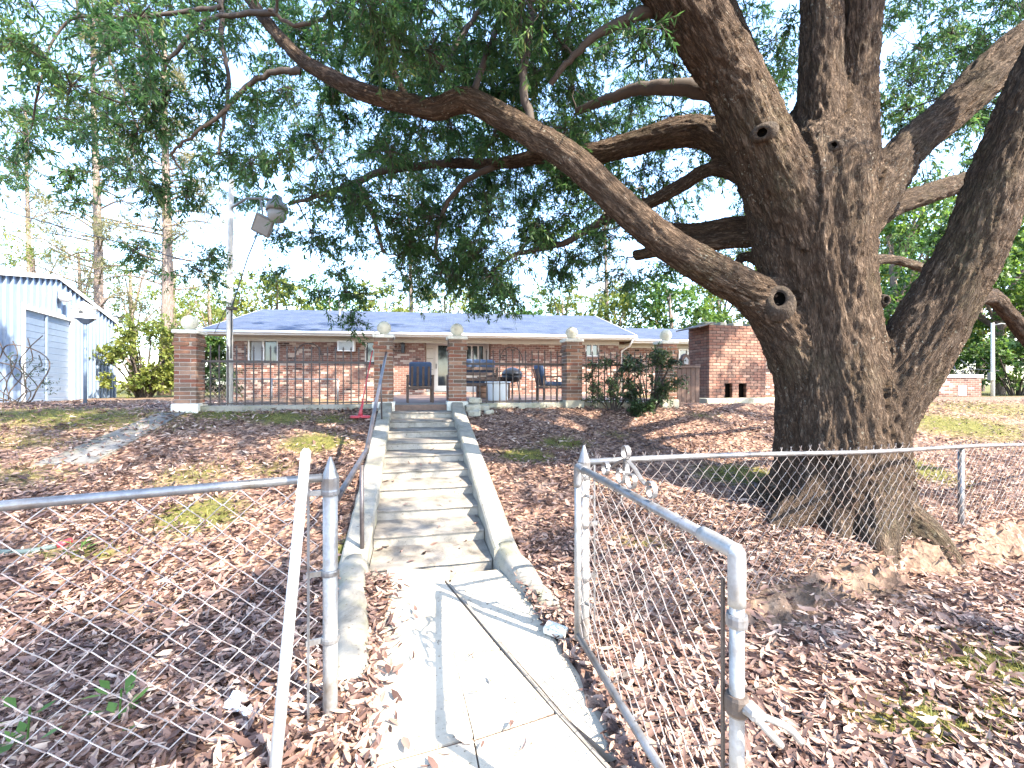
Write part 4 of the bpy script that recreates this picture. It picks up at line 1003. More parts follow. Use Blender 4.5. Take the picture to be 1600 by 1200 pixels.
# ------------------------------------------------------------------ leaf generators
def leaf_mesh(name, pos, dr, nr, ln, wd, tint):
    dr = dr/np.linalg.norm(dr, axis=1, keepdims=True)
    sd = np.cross(dr, nr); sd /= np.linalg.norm(sd, axis=1, keepdims=True)+1e-9
    nn = np.cross(sd, dr)
    L = ln[:, None]; W = wd[:, None]
    V = np.stack([pos, pos+dr*L*.5+sd*W*.5+nn*W*.12, pos+dr*L, pos+dr*L*.45-sd*W*.5+nn*W*.12], 1).reshape(-1, 3)
    n = len(pos); q_ = np.arange(n*4, dtype=np.int32)
    return npmesh(name, V, q_, np.full(n, 4), {'tint': np.repeat(tint, 4)})
def unit(n): 
    v = RNG.standard_normal((n, 3)); return v/np.linalg.norm(v, axis=1, keepdims=True)
def clump_leaves(centers, radii, ntw, nlf, ln, wd, droop=.35, tintb=None, flat=.75):
    """twig sprays round clump centres -> leaf arrays and twig segments"""
    C_ = np.repeat(centers, ntw, 0); r_ = np.repeat(radii, ntw)
    d = unit(len(C_)); d[:, 2] = d[:, 2]*flat-droop*.6; d /= np.linalg.norm(d, axis=1, keepdims=True)
    st_ = C_+unit(len(C_))*(r_*RNG.uniform(.1, .65, len(C_)))[:, None]
    tl = r_*RNG.uniform(.45, .95, len(C_)); en = st_+d*tl[:, None]; en[:, 2] -= droop*tl*.35
    t = RNG.uniform(.12, 1.05, (len(C_), nlf)); S_ = st_[:, None]+(en-st_)[:, None]*t[..., None]; S_ = S_.reshape(-1, 3)
    td = np.repeat((en-st_)/np.linalg.norm(en-st_, axis=1, keepdims=True), nlf, 0)
    dr = td*.75+unit(len(S_))*.95; dr[:, 2] -= droop
    nr = unit(len(S_))*.8+np.array([0, 0, 1.])
    n = len(S_); l_ = ln*RNG.uniform(.65, 1.25, n); w_ = wd*RNG.uniform(.7, 1.2, n)
    tb = RNG.uniform(.0, .5, len(centers)) if tintb is None else tintb
    ti = np.clip(np.repeat(np.repeat(tb, ntw), nlf)+RNG.normal(.2, .2, n), 0, .97)
    return S_, dr, nr, l_, w_, ti, st_, en
# ------------------------------------------------------------------ the great willow oak
def LP(l):
    out = []
    for px, py, hw, Y in l:
        p = P(px, py, Y); dx = (px-800)/F; out.append((*p, hw/F*Y/math.sqrt(1+dx*dx)))
    return catmull(out, 6)
LIMB = {}
LIMB['main'] = [(1312, 960, 150, 5.45), (1312, 850, 138, 5.45), (1311, 790, 118, 5.45), (1308, 720, 106, 5.45), (1302, 640, 97, 5.45), (1292, 550, 87, 5.45), (1284, 460, 84, 5.45), (1276, 380, 92, 5.45), (1272, 300, 96, 5.5), (1280, 230, 74, 5.6), (1290, 160, 46, 5.7), (1297, 100, 22, 5.75)]
LIMB['fork'] = [(1325, 850, 100, 5.42), (1333, 760, 86, 5.42), (1337, 690, 84, 5.38), (1350, 630, 76, 5.34), (1358, 585, 50, 5.34), (1362, 552, 28, 5.34)]
LIMB['shoulder'] = [(1260, 480, 60, 5.5), (1235, 400, 62, 5.45), (1222, 330, 62, 5.4), (1205, 260, 56, 5.35), (1195, 215, 42, 5.25)]
LIMB['centre_a'] = [(1275, 400, 62, 5.4), (1285, 300, 55, 5.35), (1285, 200, 42, 5.4), (1283, 100, 36, 5.45), (1280, 0, 36, 5.5), (1270, -160, 30, 5.5), (1250, -330, 22, 5.6)]
LIMB['centre_b'] = [(1310, 420, 58, 5.5), (1325, 300, 52, 5.5), (1333, 200, 44, 5.55), (1337, 100, 40, 5.6), (1342, 0, 42, 5.6), (1360, -160, 34, 5.8), (1400, -330, 24, 6)]
LIMB['upper_left'] = [(1245, 380, 55, 5.35), (1215, 290, 60, 5.25), (1180, 205, 56, 5.1), (1140, 115, 52, 5.0), (1085, 25, 50, 4.85), (1020, -70, 45, 4.7), (900, -230, 34, 4.4), (760, -380, 22, 4.1)]
LIMB['upper_back'] = [(1235, 300, 40, 5.7), (1200, 190, 30, 5.9), (1165, 95, 26, 6.1), (1130, 10, 25, 6.2), (1090, -120, 20, 6.4)]
LIMB['right_trunk'] = [(1330, 850, 70, 5.42), (1332, 740, 72, 5.38), (1356, 665, 72, 5.32), (1405, 590, 72, 5.24), (1462, 500, 68, 5.12), (1512, 400, 66, 5.05), (1556, 290, 66, 5), (1608, 170, 64, 4.95), (1685, 0, 60, 4.9), (1770, -190, 50, 4.9)]
LIMB['right_limb'] = [(1320, 360, 60, 5.5), (1375, 285, 50, 5.6), (1425, 225, 42, 5.75), (1480, 180, 42, 5.9), (1550, 115, 46, 6.0), (1620, 55, 46, 6.1), (1740, -50, 38, 6.3), (1900, -200, 26, 6.6)]
LIMB['lit_limb'] = [(1330, 370, 28, 5.7), (1390, 325, 26, 6.0), (1445, 305, 24, 6.3), (1505, 285, 23, 6.6), (1600, 255, 19, 7.2), (1720, 190, 13, 8)]
LIMB['low_limb'] = [(1300, 505, 30, 5.55), (1235, 478, 33, 5.45), (1195, 463, 34, 5.32), (1150, 443, 32, 5.2), (1090, 410, 29, 5.05), (1040, 378, 27, 5.0), (980, 330, 25, 5.0), (930, 283, 24, 5.0), (885, 243, 23, 5.0), (840, 215, 22, 5.05), (785, 182, 21, 5.1), (735, 156, 21, 5.2), (705, 160, 20, 5.25), (680, 170, 19, 5.3), (640, 163, 17, 5.35), (570, 145, 15, 5.4), (520, 122, 13, 5.5), (470, 92, 12, 5.6), (430, 50, 11, 5.7), (395, 5, 10, 5.8), (350, -60, 8, 6)]
LIMB['limb_root'] = [(1140, 445, 24, 5.22), (1195, 482, 36, 5.36), (1232, 530, 46, 5.42), (1258, 600, 50, 5.45), (1275, 680, 48, 5.45)]
LIMB['mid_limb'] = [(1215, 320, 36, 5.5), (1150, 238, 30, 5.8), (1100, 205, 26, 6.0), (1040, 208, 22, 6.2), (985, 225, 19, 6.4), (920, 240, 16, 6.6), (850, 243, 13, 6.9), (780, 255, 11, 7.2), (700, 255, 8, 7.6)]
LIMB['mid_low'] = [(1190, 290, 22, 5.6), (1120, 262, 15, 5.9), (1060, 292, 14, 6.2), (1005, 322, 12, 6.5), (940, 345, 9, 6.9)]
LIMB['stub_a'] = [(1215, 365, 28, 5.7), (1165, 372, 17, 6.0), (1110, 378, 15, 6.3), (1060, 385, 12, 6.6), (990, 400, 9, 7)]
LIMB['stub_b'] = [(1205, 350, 20, 5.8), (1140, 350, 14, 6.1), (1080, 358, 11, 6.5), (1000, 352, 8, 7)]
LIMB['low_right'] = [(1500, 470, 28, 5.2), (1545, 462, 20, 5.5), (1575, 490, 18, 5.7), (1620, 545, 17, 5.9), (1700, 600, 12, 6.3)]
LIMB['thin_right'] = [(1340, 410, 16, 5.8), (1390, 405, 10, 6.2), (1440, 418, 9, 6.6), (1500, 440, 7, 7.2)]
LIMB['hook'] = [(1200, 415, 13, 5.8), (1172, 402, 9, 6), (1156, 404, 8, 6.05), (1150, 428, 8, 6.05)]
limbs = {k: LP(v) for k, v in LIMB.items()}
base = P(1312, 835, 5.45); bz = gzf(base.x, base.y)
for k, (a, L_, r_) in enumerate([(-104, 1.1, .26), (-150, 1.25, .24), (175, 1.1, .2), (-60, 1.0, .26), (-22, .82, .22), (30, 1.1, .2), (100, 1.0, .2), (-120, .95, .2), (-84, .75, .2)]):
    d = Vector((math.cos(R(a)), math.sin(R(a)), 0)); pts = []
    for t, dz in ((.28, .75), (.46, .38), (.62, .16), (.80, .02), (1.05, -.16)):
        q_ = Vector((base.x, base.y, 0))+d*(L_*t)+Vector((-d.y, d.x, 0))*.12*math.sin(t*4+k); z_ = gzf(q_.x, q_.y)
        pts.append((q_.x, q_.y, z_+dz+.0, r_*(1.25-.85*t)))
    limbs['root%d' % k] = catmull(pts, 5)
m = MB()
for k, l in limbs.items():
    l = [p for p in l if p[3] > .03]
    m.tube([p[:3] for p in l], [p[3] for p in l], 18)
tmp = m.build('tmp', None)
md = tmp.modifiers.new('r', 'REMESH'); md.mode = 'VOXEL'; md.voxel_size = .0225
dg = bpy.context.evaluated_depsgraph_get(); ev = tmp.evaluated_get(dg); tm = bpy.data.meshes.new_from_object(ev)
nv = len(tm.vertices); V = np.empty(nv*3, np.float32); tm.vertices.foreach_get('co', V); V = V.reshape(-1, 3).astype(float)
ne = len(tm.edges); E = np.empty(ne*2, np.int32); tm.edges.foreach_get('vertices', E); E = E.reshape(-1, 2)
deg = np.bincount(E.ravel(), minlength=nv)[:, None]
def nearest(V, SPx, SRx, fac):
    out = np.empty(len(V), int); A32 = SPx.astype(np.float32); a2 = (A32**2).sum(1); rr32 = (SRx*fac).astype(np.float32)
    for i in range(0, len(V), 20000):
        v = V[i:i+20000].astype(np.float32); d2 = (v**2).sum(1)[:, None]+a2[None]-2*(v@A32.T)
        np.maximum(d2, 0, out=d2); np.sqrt(d2, out=d2); d2 -= rr32; out[i:i+20000] = d2.argmin(1)
    return out
spa = np.array([p[:3] for l in limbs.values() for p in l]); spr = np.array([p[3] for l in limbs.values() for p in l])
pr = spr[nearest(V, spa, spr, 1.0)]
wgt = np.clip((pr-.07)/.22, .06, 1)[:, None]
for it in range(46):
    A_ = np.zeros_like(V)
    for c in range(3): A_[:, c] = np.bincount(E[:, 0], V[E[:, 1], c], nv)+np.bincount(E[:, 1], V[E[:, 0], c], nv)
    V += .6*wgt*(A_/deg-V)
# limb coordinates of every vertex
SP, SR, ST, SA_, SB, SS = [], [], [], [], [], []
for li, (k, l) in enumerate(limbs.items()):
    s = li*3.7; up = None
    for i, p in enumerate(l):
        a = np.array(l[max(0, i-1)][:3]); b = np.array(l[min(len(l)-1, i+1)][:3]); t = (b-a)/np.linalg.norm(b-a)
        if up is None: up = np.array([1., 0, 0]) if abs(t[0]) < .8 else np.array([0, 1., 0])
        up = up-t*up.dot(t); up /= np.linalg.norm(up)
        if i: s += np.linalg.norm(np.array(p[:3])-np.array(l[i-1][:3]))
        SP.append(p[:3]); SR.append(p[3]); ST.append(t); SA_.append(up.copy()); SB.append(np.cross(t, up)); SS.append(s)
SP, SR, ST, SA_, SB, SS = map(np.array, (SP, SR, ST, SA_, SB, SS))
near = nearest(V, SP, SR, .9)
off_ = V-SP[near]; al = (off_*ST[near]).sum(1)
bc = np.stack([(off_*SA_[near]).sum(1), (off_*SB[near]).sum(1), (SS[near]+al)*.2], 1)
bc[:, 0] += near*0
# displacement: broad flutes, then furrows
tm.vertices.foreach_set('co', V.astype(np.float32).ravel()); tm.update()
N_ = np.empty(nv*3, np.float32); tm.vertices.foreach_get('normal', N_); N_ = N_.reshape(-1, 3)
disp = np.empty(nv); rad = SR[near]
nf = mnoise.noise
for i in range(nv):
    x, y, z = bc[i]; r_ = rad[i]; k = min(1., r_/.35)
    f = nf((x*3.2, y*3.2, z*2.2))*.085*k + nf((x*8+5, y*8, z*5))*.03*k
    g_ = nf((x*22, y*22+9, z*20)); h_ = nf((x*44+3, y*44, z*34))
    disp[i] = f-abs(g_)*.055*min(1, k+.25)+.02*h_*min(1, k+.2)
low = np.clip(1-(V[:, 2]-bz-.0)/.9, 0, 1)
disp += low*.03
V2 = V+N_*disp[:, None]
tm.vertices.foreach_set('co', V2.astype(np.float32).ravel()); tm.update()
at = tm.attributes.new('bark', 'FLOAT_VECTOR', 'POINT'); at.data.foreach_set('vector', bc.astype(np.float32).ravel())
bpy.data.objects.remove(tmp)
oak = empty('willow_oak', (base.x, base.y, bz)); tag(oak, 'massive old oak with forked trunk and long low limb behind the fence', 'tree')
tm.materials.clear(); trunk = link('trunk', tm, M['bark'], oak, True); trunk.location = -oak.location
# knots where the view ray meets the trunk
from mathutils.bvhtree import BVHTree
bvh = BVHTree.FromPolygons([tuple(v) for v in V2], [tuple(p.vertices) for p in tm.polygons])
def knot(px, py, ro, rw, hol, asp=1.25, rim=.05):
    o_ = Vector((0, 0, CZ)); d = (P(px, py, 5)-o_).normalized(); h, nn, _, _ = bvh.ray_cast(o_, d)
    if h is None: return
    nn = (nn*.6-d*.4).normalized()
    m = MB(); n = 26; prof = [(1.3, -.12), (1.16, -.04), (1.0, .015), (.82, .03), (.66, .035), (.54, .015), (.46, -.02), (.02, -.045)]
    for j, (q_, z) in enumerate(prof):
        for k in range(n):
            a = 2*math.pi*k/n; w_ = 1+.07*mnoise.noise((math.cos(a)*2, math.sin(a)*2, j*.3+px)); m.v.append((q_*ro*math.cos(a)*w_*(1 if j < 4 else .78), q_*ro*asp*math.sin(a)*w_, z*rim/.05))
    jn = len(prof); split = jn-3
    m.f = [(j*n+k, j*n+(k+1) % n, (j+1)*n+(k+1) % n, (j+1)*n+k) for j in range(split) for k in range(n)]
    me_ = MB(); me_.v = m.v[split*n:]; me_.f = [(j*n+k, j*n+(k+1) % n, (j+1)*n+(k+1) % n, (j+1)*n+k) for j in range(jn-1-split) for k in range(n)]; m.v = m.v[:(split+1)*n]
    ko = m.build('knot', M['knot'], oak, True); hole = me_.build('hollow', M['soot_shade'] if hol else M['knot'], ko, True)  # hollow coloured near-black for the shade inside it
    zax = nn; xax = Vector((0, 0, 1)).cross(zax).normalized(); yax = zax.cross(xax)
    ko.matrix_local = Matrix.Translation(h-oak.location+nn*rim*.9)@Matrix((xax, yax, zax)).transposed().to_4x4()
M['knot'] = bark('knot_callus', (.06, .045, .034), (.13, .10, .078), (.20, .16, .125), None, .7, .1)
knot(1217, 471, .14, .1, True, 1.2, .05); knot(1303, 229, .075, .05, True, .8, .03); knot(1192, 207, .11, .06, True, .7, .04); knot(1380, 470, .05, .03, False)

SUNLIT = [(P(1592, 350, 4.75), .75), (P(1540, 480, 4.9), .4), (P(1450, 300, 6.2), .55), (P(1300, 800, 4.75), .5), (P(1250, 560, 4.9), .25), (px_ground(310, 805), .8),
 (px_ground(700, 720), .25), (px_ground(680, 790), .25), (px_ground(1040, 660), .5), (px_ground(500, 690), .4), (px_ground(760, 1080), .7), (px_ground(680, 960), .5), (px_ground(1300, 1150), .5), (px_ground(1560, 900), .6), (px_ground(1500, 660), 1.2)]
def OPEN(p, r=.45):
    for t, k in SUNLIT:
        d = p-t; a = d.dot(SUN)
        if a > 0 and (d-SUN*a).length < k+r: return True
    return False
# crown: leaf clumps, each carried by a branch that grows from the nearest wood
DEN = [  # rows of 100 px from y=-100, columns of 100 px from x=-100
 [.5, .55, .6, .65, .7, .75, .8, .85, .85, .8, .75, .6, .5, .3, .3, .6, .6, .6],
 [.5, .55, .60, .68, .70, .72, .80, .88, .85, .85, .75, .55, .45, .3, .35, .75, .6, .6],
 [.4, .45, .55, .60, .62, .62, .72, .90, .92, .90, .85, .70, .5, .2, .4, .75, .6, .6],
 [.3, .38, .55, .70, .72, .66, .75, .90, .95, .95, .85, .70, .5, 0, .2, .50, .5, .5],
 [.05, .08, .18, .45, .45, .55, .80, .92, .92, .88, .70, .62, .5, 0, 0, .2, .15, .1],
 [0, 0, 0, .05, .10, .34, .62, .85, .88, .60, .50, .45, .3, 0, 0, 0, 0, 0]]
lowp = [(p[0]/p[1]*F+800, 600-(p[2]-CZ)/p[1]*F, p[1]) for l in ('low_limb', 'upper_left', 'mid_limb') for p in limbs[l]]
lowp = np.array(lowp)
cl = []; rs = random.Random(21)
for r_ in range(6):
    for c_ in range(18):
        n_ = -math.log(1-min(.955, DEN[r_][c_]*(.8 if c_ < 5 else 1)))*6.6*(1.0 if r_ else .8); n_ = int(n_)+(rs.random() < n_-int(n_))
        for k in range(n_):
            px = -100+c_*100+rs.uniform(0, 100); py = -100+r_*100+rs.uniform(0, 100)
            Y = rs.uniform(4.2, 8.2) if py < 150 else rs.uniform(5.4, 9.2) if py < 330 else rs.uniform(6.6, 9.6)
            if px > 1130: Y = rs.uniform(6.6, 10)
            if py < 330 and 400 < px < 1300 and rs.random() < .28: Y = rs.uniform(9.5, 13)
            dd_ = np.hypot(lowp[:, 0]-px, lowp[:, 1]-py); j = dd_.argmin()
            if dd_[j] < 75 and Y < lowp[j, 2]+.9: Y = lowp[j, 2]+rs.uniform(.9, 2.8)
            if math.hypot(px-418, py-335) < 48 and Y < 9.3: Y = rs.uniform(9.3, 10.5)
            if abs(px-360) < 28 and 270 < py < 430 and Y < 9: Y = rs.uniform(9.3, 10.5)
            if OPEN(P(px, py, Y), .3): continue
            if py > 470 and rs.random() < .6: continue
            cl.append((*P(px, py, Y), rs.uniform(.32, .58)))
for k in range(34):   # unseen leaf clumps added sunward to shade the ground left of the path
    t = Vector((rs.uniform(-3.4, -1.15), rs.uniform(1.2, 3.4), 0)); p = t+SUN*rs.uniform(9, 14)
    if not OPEN(p, .4): cl.append((*p, rs.uniform(.4, .65)))
for k in range(20):   # more unseen clumps added to dapple the ground by the gate
    t = Vector((rs.uniform(1.0, 4.2), rs.uniform(1.5, 3.8), 0)); p = t+SUN*rs.uniform(9, 14)
    if not OPEN(p, .3): cl.append((*p, rs.uniform(.3, .55)))
# the rest of the crown, above and beside the frame
k = 0
while k < 330:
    p = Vector((4.2+rs.gauss(0, 4.2), 5.6+rs.gauss(0, 4.0), rs.uniform(5.5, 12.5)))
    q2 = ((p.x-4.2)/8.5)**2+((p.y-5.4)/8.2)**2+((p.z-6.5)/6.2)**2
    if q2 > 1 or q2 < .12: continue
    if p.y > .3:
        px = p.x/p.y*F+800; py = 600-(p.z-CZ)/p.y*F
        if -120 < px < 1720 and py > -110: continue
    elif p.z < 5.8: continue
    if OPEN(p): continue
    cl.append((*p, rs.uniform(.45, .75))); k += 1
cl = np.array(cl)
# grow branches
THIN = [[(470, 112, 9, 5.6), (420, 115, 7, 5.6), (370, 150, 6, 5.6), (345, 180, 5, 5.6), (300, 210, 4, 5.6), (268, 240, 3, 5.7)], [(350, -40, 7, 6), (346, 60, 6, 6), (357, 120, 5, 6), (352, 180, 4, 6), (340, 240, 3, 6)],
 [(430, 20, 8, 5.6), (345, 25, 6, 5.5), (300, 52, 6, 5.5), (255, 112, 4, 5.5), (230, 160, 3, 5.5)], [(345, 10, 6, 5.5), (230, 25, 5, 5.4), (110, 32, 4, 5.4), (75, 90, 3.5, 5.4), (60, 135, 3, 5.4)], [(640, 163, 8, 5.4), (600, 90, 7, 5.2), (540, 20, 6, 5.1), (470, 40, 5, 5), (420, 15, 4, 5)],
 [(700, 255, 9, 7.6), (600, 268, 8, 7.4), (545, 290, 7, 7.2), (500, 305, 5, 7), (450, 320, 4, 6.9)], [(560, 285, 6, 7.2), (580, 330, 5, 7.2), (600, 395, 4, 7.3)], [(780, 255, 8, 7.2), (720, 290, 6, 7.3), (690, 340, 5, 7.4), (680, 400, 4, 7.5)],
 [(834, 210, 10, 5.05), (818, 130, 9, 5.1), (826, 60, 8, 5.2), (830, -30, 7, 5.3)], [(735, 156, 8, 5.2), (762, 80, 7, 5.3), (788, 10, 6, 5.4)], [(690, 110, 6, 5.3), (720, 60, 6, 5.4), (755, 10, 5, 5.5)], [(860, 132, 6, 5.2), (890, 95, 7, 5.1), (940, 50, 10, 5), (1010, 20, 15, 4.95), (1060, 15, 20, 4.95)],
 [(1150, 150, 22, 5.3), (1075, 138, 20, 5.5), (1010, 138, 15, 5.7), (960, 150, 12, 5.9), (900, 175, 8, 6.1)], [(160, 60, 4, 5.4), (190, 140, 3, 5.4), (215, 200, 2, 5.4)], [(940, 345, 9, 6.9), (880, 380, 7, 7.2), (800, 400, 5, 7.6), (760, 440, 4, 7.9)]]
br = MB(); thin = [LP([(a, b, c*.72, d) for a, b, c, d in t]) for t in THIN]
for l in thin:
    for j, p in enumerate(l[1:-1]): p[:3] += RNG.normal(0, .009, 3)
for l in thin: br.tube([p[:3] for p in l], [p[3] for p in l], 7, False)
SP = np.concatenate([SP]+[np.array([p[:3] for p in l]) for l in thin]); SR = np.concatenate([SR]+[np.maximum(.031, np.array([p[3] for p in l])) for l in thin])
skel = SP[SR > .03].copy(); skr = SR[SR > .03].copy(); msk = np.array([True]*len(skel))
pass
dmin = np.full(len(cl), 1e9); dn = np.zeros(len(cl), int)
for i in range(len(cl)):
    d_ = np.linalg.norm(skel-cl[i, :3], axis=1); dn[i] = d_.argmin(); dmin[i] = d_[dn[i]]
alive = np.ones(len(cl), bool)
while alive.any():
    i = np.where(alive, dmin, 1e9).argmin(); alive[i] = False
    a = skel[dn[i]]; b = cl[i, :3]; L_ = np.linalg.norm(b-a)
    r0 = min(skr[dn[i]]*.75, .011+.011*L_); mid = (a+b)/2+RNG.normal(0, .10*L_, 3)+np.array([0, 0, .10*L_]); q1_ = a+(mid-a)*.5+RNG.normal(0, .04*L_, 3)
    pts = catmull([a, q1_, mid, mid+(b-mid)*.55+RNG.normal(0, .05*L_, 3), b], 3); n_ = len(pts)
    rr_ = [max(.005, r0*(1-.72*t/(n_-1))) for t in range(n_)]
    br.tube(pts, rr_, 5, False)
    new = np.array(pts[3:]); base_i = len(skel); skel = np.concatenate([skel, new]); skr = np.concatenate([skr, rr_[3:]])
    idx_ = np.where(alive)[0]
    if len(idx_):
        d_ = np.linalg.norm(cl[idx_, None, :3]-new[None], axis=2); jj = d_.argmin(1); dv = d_[np.arange(len(idx_)), jj]; up_ = dv < dmin[idx_]
        dmin[idx_[up_]] = dv[up_]; dn[idx_[up_]] = base_i+jj[up_]
S_, dr, nr, l_, w_, ti, ts, te = clump_leaves(cl[:, :3], cl[:, 3], 22, 22, .10, .0235, .4)
keep = np.ones(len(S_), bool)
for lb in ('main', 'centre_a', 'centre_b', 'right_trunk', 'upper_left', 'right_limb'): pass
cm = leaf_mesh('crown', S_, dr, nr, l_, w_, ti); cr = link('crown', cm, M['oakleaf'], oak); cr['kind'] = 'stuff'; cr.location = -oak.location
cc = np.repeat(cl[:, :3], 22, 0)
for a, s_, b in zip(cc, ts, te): br.tube([a, s_, b], [.006, .004, .002], 3, False)
bo = br.build('branches', M['twig'], oak, True); bo['kind'] = 'stuff'; bo.location = -oak.location
print('clumps', len(cl), 'leaves', len(S_), 'trunk verts', nv)

# ------------------------------------------------------------------ fallen leaves
def litter_mesh(name, X, Y, Z, sc, tint, nrm_tilt=.45):
    n = len(X); yaw = RNG.uniform(0, 2*np.pi, n); ln = sc*np.exp(RNG.normal(-.02, .28, n)); wd = ln*RNG.uniform(.2, .33, n); curl = RNG.uniform(-.5, 1.1, n); fold = RNG.uniform(.0, .5, n)
    d = np.stack([np.cos(yaw), np.sin(yaw), RNG.normal(0, nrm_tilt*.6, n)], 1); d /= np.linalg.norm(d, axis=1, keepdims=True)
    u = np.stack([RNG.normal(0, nrm_tilt, n), RNG.normal(0, nrm_tilt, n), np.ones(n)], 1)
    s = np.cross(d, u); s /= np.linalg.norm(s, axis=1, keepdims=True); u = np.cross(s, d)
    P0 = np.stack([X, Y, Z], 1); vs = []
    def pt(t, side, wf):
        hgt = curl*ln*.55*((t-.5)**2)*1.6+abs(side)*fold*wd*wf*.5
        return P0+d*((t-.5)*ln)[:, None] + s*(side*wf*wd*.5)[:, None] + u*hgt[:, None]
    o = np.ones(n)
    vs = [pt(0*o, 0, 0), pt(.33*o, -1, .92*o), pt(.33*o, 0, 0), pt(.33*o, 1, .92*o), pt(.7*o, -1, .8*o), pt(.7*o, 0, 0), pt(.7*o, 1, .8*o), pt(1.0*o, 0, 0)]
    V_ = np.stack(vs, 1).reshape(-1, 3)
    f = np.array([0, 2, 1, 0, 3, 2, 7, 4, 5, 7, 5, 6, 1, 2, 5, 4, 2, 3, 6, 5]); sz = np.array([3, 3, 3, 3, 4, 4])
    q_ = (np.arange(n)[:, None]*8+f[None]).ravel(); return npmesh(name, V_, q_, np.tile(sz, n), {'tint': np.repeat(tint, 8)})
n = 640000
Yr = RNG.uniform(1.0, 12.5, n); Xr = RNG.uniform(-1, 1, n)*(1.25*Yr+.8)
dx_ = Xr-S0[0]; dy_ = Yr-S0[1]; u_ = dx_*YU[0]+dy_*YU[1]; v_ = dx_*YV[0]+dy_*YV[1]
dens = np.clip(2.4/(Yr+.3), .16, .95)*(.35+.65*smooth(-.7, .6, wav(Xr*1.7+3, Yr*1.9)))
dens *= (1-.9*np.clip(mossat(Xr, Yr), 0, 1))*(1-.8*bareat(Xr, Yr))
dens *= 1-smooth(-.15, .0, v_)*((u_ > -4.4))
dens *= np.where((np.abs(u_) < .83) & (v_ > -5.1) & (v_ < .2), .012, 1)
lo = np.interp(Yr, [-1, 2.03, 3, 4.1], [-.6, -.66, -.9, -1.1]); hi = np.interp(Yr, [-1, 2.04, 3.75, 4.2], [2.15, .42, -.56, -.1])
onpath = (Xr > lo) & (Xr < hi) & (Yr < 4.15)
edge = np.exp(-np.clip(Xr-lo, 0, 9)/.07)
dens = np.where(onpath, .004+dens*.6*edge*smooth(4.3, 3.2, Yr), dens)
hi2 = np.interp(Yr, [2.0, 2.5, 4.1], [.5, .47, -.1]); ap = (~onpath) & (Xr >= hi) & (Xr < hi2) & (Yr < 4.1) & (Yr > 1.9); dens = np.where(ap, dens*.10, dens)
rt = np.hypot(Xr-base.x, Yr-base.y); dens *= smooth(.75, .95, rt)
leftdry = smooth(-6, -9, Xr); dens *= 1-.6*leftdry
kp = RNG.uniform(0, 1, n) < dens*.62
Xr, Yr = Xr[kp], Yr[kp]; onp = onpath[kp]
Zr = gz(Xr, Yr)+RNG.uniform(.004, .045, len(Xr)); Zr = np.where(onp, np.maximum(Zr*0+np.array([pz(a, b) for a, b in zip(Xr, Yr)])+RNG.uniform(.006, .04, len(Xr)), 0), Zr)
vv = (Xr-S0[0])*YV[0]+(Yr-S0[1])*YV[1]; uu = (Xr-S0[0])*YU[0]+(Yr-S0[1])*YU[1]
ons = (np.abs(uu) < .56) & (vv > -5) & (vv < .2); Zr = np.where(ons, .09+RZ*np.floor(np.clip((vv+5)/T, 0, 10))+.012, Zr)
ok = ~((np.abs(uu) >= .56) & (np.abs(uu) < .83) & (vv > -5.1) & (vv < .2)); Xr, Yr, Zr = Xr[ok], Yr[ok], Zr[ok]
ti = np.clip(RNG.beta(1.35, 1.3, len(Xr))+.12*wav(Xr*.8, Yr*.9+4), 0, 1)
lm_ = litter_mesh('leaf_litter', Xr, Yr, Zr, .086, ti); lo_ = link('leaf_litter', lm_, M['litter'], None)
tag(lo_, 'fallen brown and tan oak leaves covering the yard', 'leaves', kind='stuff'); print('litter', len(Xr))

# fallen twigs among the leaves
tw_ = MB(); rs = random.Random(77)
for k in range(260):
    Y_ = rs.uniform(1.4, 8); X_ = rs.uniform(-1.1, 1.1)*Y_
    if -1.3 < X_+.23*(Y_-3) < .9: continue
    a = rs.uniform(0, 6.28); L_ = rs.uniform(.08, .32); z_ = gzf(X_, Y_)+.03
    tw_.tube([(X_, Y_, z_), (X_+L_*.5*math.cos(a)+rs.uniform(-.02, .02), Y_+L_*.5*math.sin(a), z_+rs.uniform(.0, .03)), (X_+L_*math.cos(a+.2), Y_+L_*math.sin(a+.2), z_+.01)], [.005, .004, .002], 4)
tag(tw_.build('fallen_twigs', M['twig'], None), 'thin dark twigs scattered among the fallen leaves', 'twigs', kind='stuff')
# grass blades on the mossy patches and the lawn
n = 260000; Yr = RNG.uniform(1.2, 16, n); Xr = RNG.uniform(-1, 1, n)*(1.25*Yr+.8)
g_ = mossat(Xr, Yr); dx_ = Xr-S0[0]; dy_ = Yr-S0[1]; v_ = dx_*YV[0]+dy_*YV[1]; u_ = dx_*YU[0]+dy_*YU[1]
kp = (RNG.uniform(0, 1, n) < np.clip(g_-.15, 0, 1)*.8) & ~((u_ > -4.5) & (v_ > -.1) & (u_ < 7)) & ~((np.abs(u_) < .85) & (v_ > -5.4)) & (np.hypot(Xr-base.x, Yr-base.y) > .95)
Xr, Yr = Xr[kp], Yr[kp]; n = len(Xr); pos = np.stack([Xr, Yr, gz(Xr, Yr)-.005], 1); dr = unit(n)*.8; dr[:, 2] = np.abs(dr[:, 2])+.55
gm = leaf_mesh('grass', pos, dr, unit(n), RNG.uniform(.035, .10, n), RNG.uniform(.004, .008, n), RNG.uniform(0, 1, n))
tag(link('grass', gm, M['grass'], None), 'short yellow green grass and moss in patches of the yard', 'grass', kind='stuff'); print('grass', n)
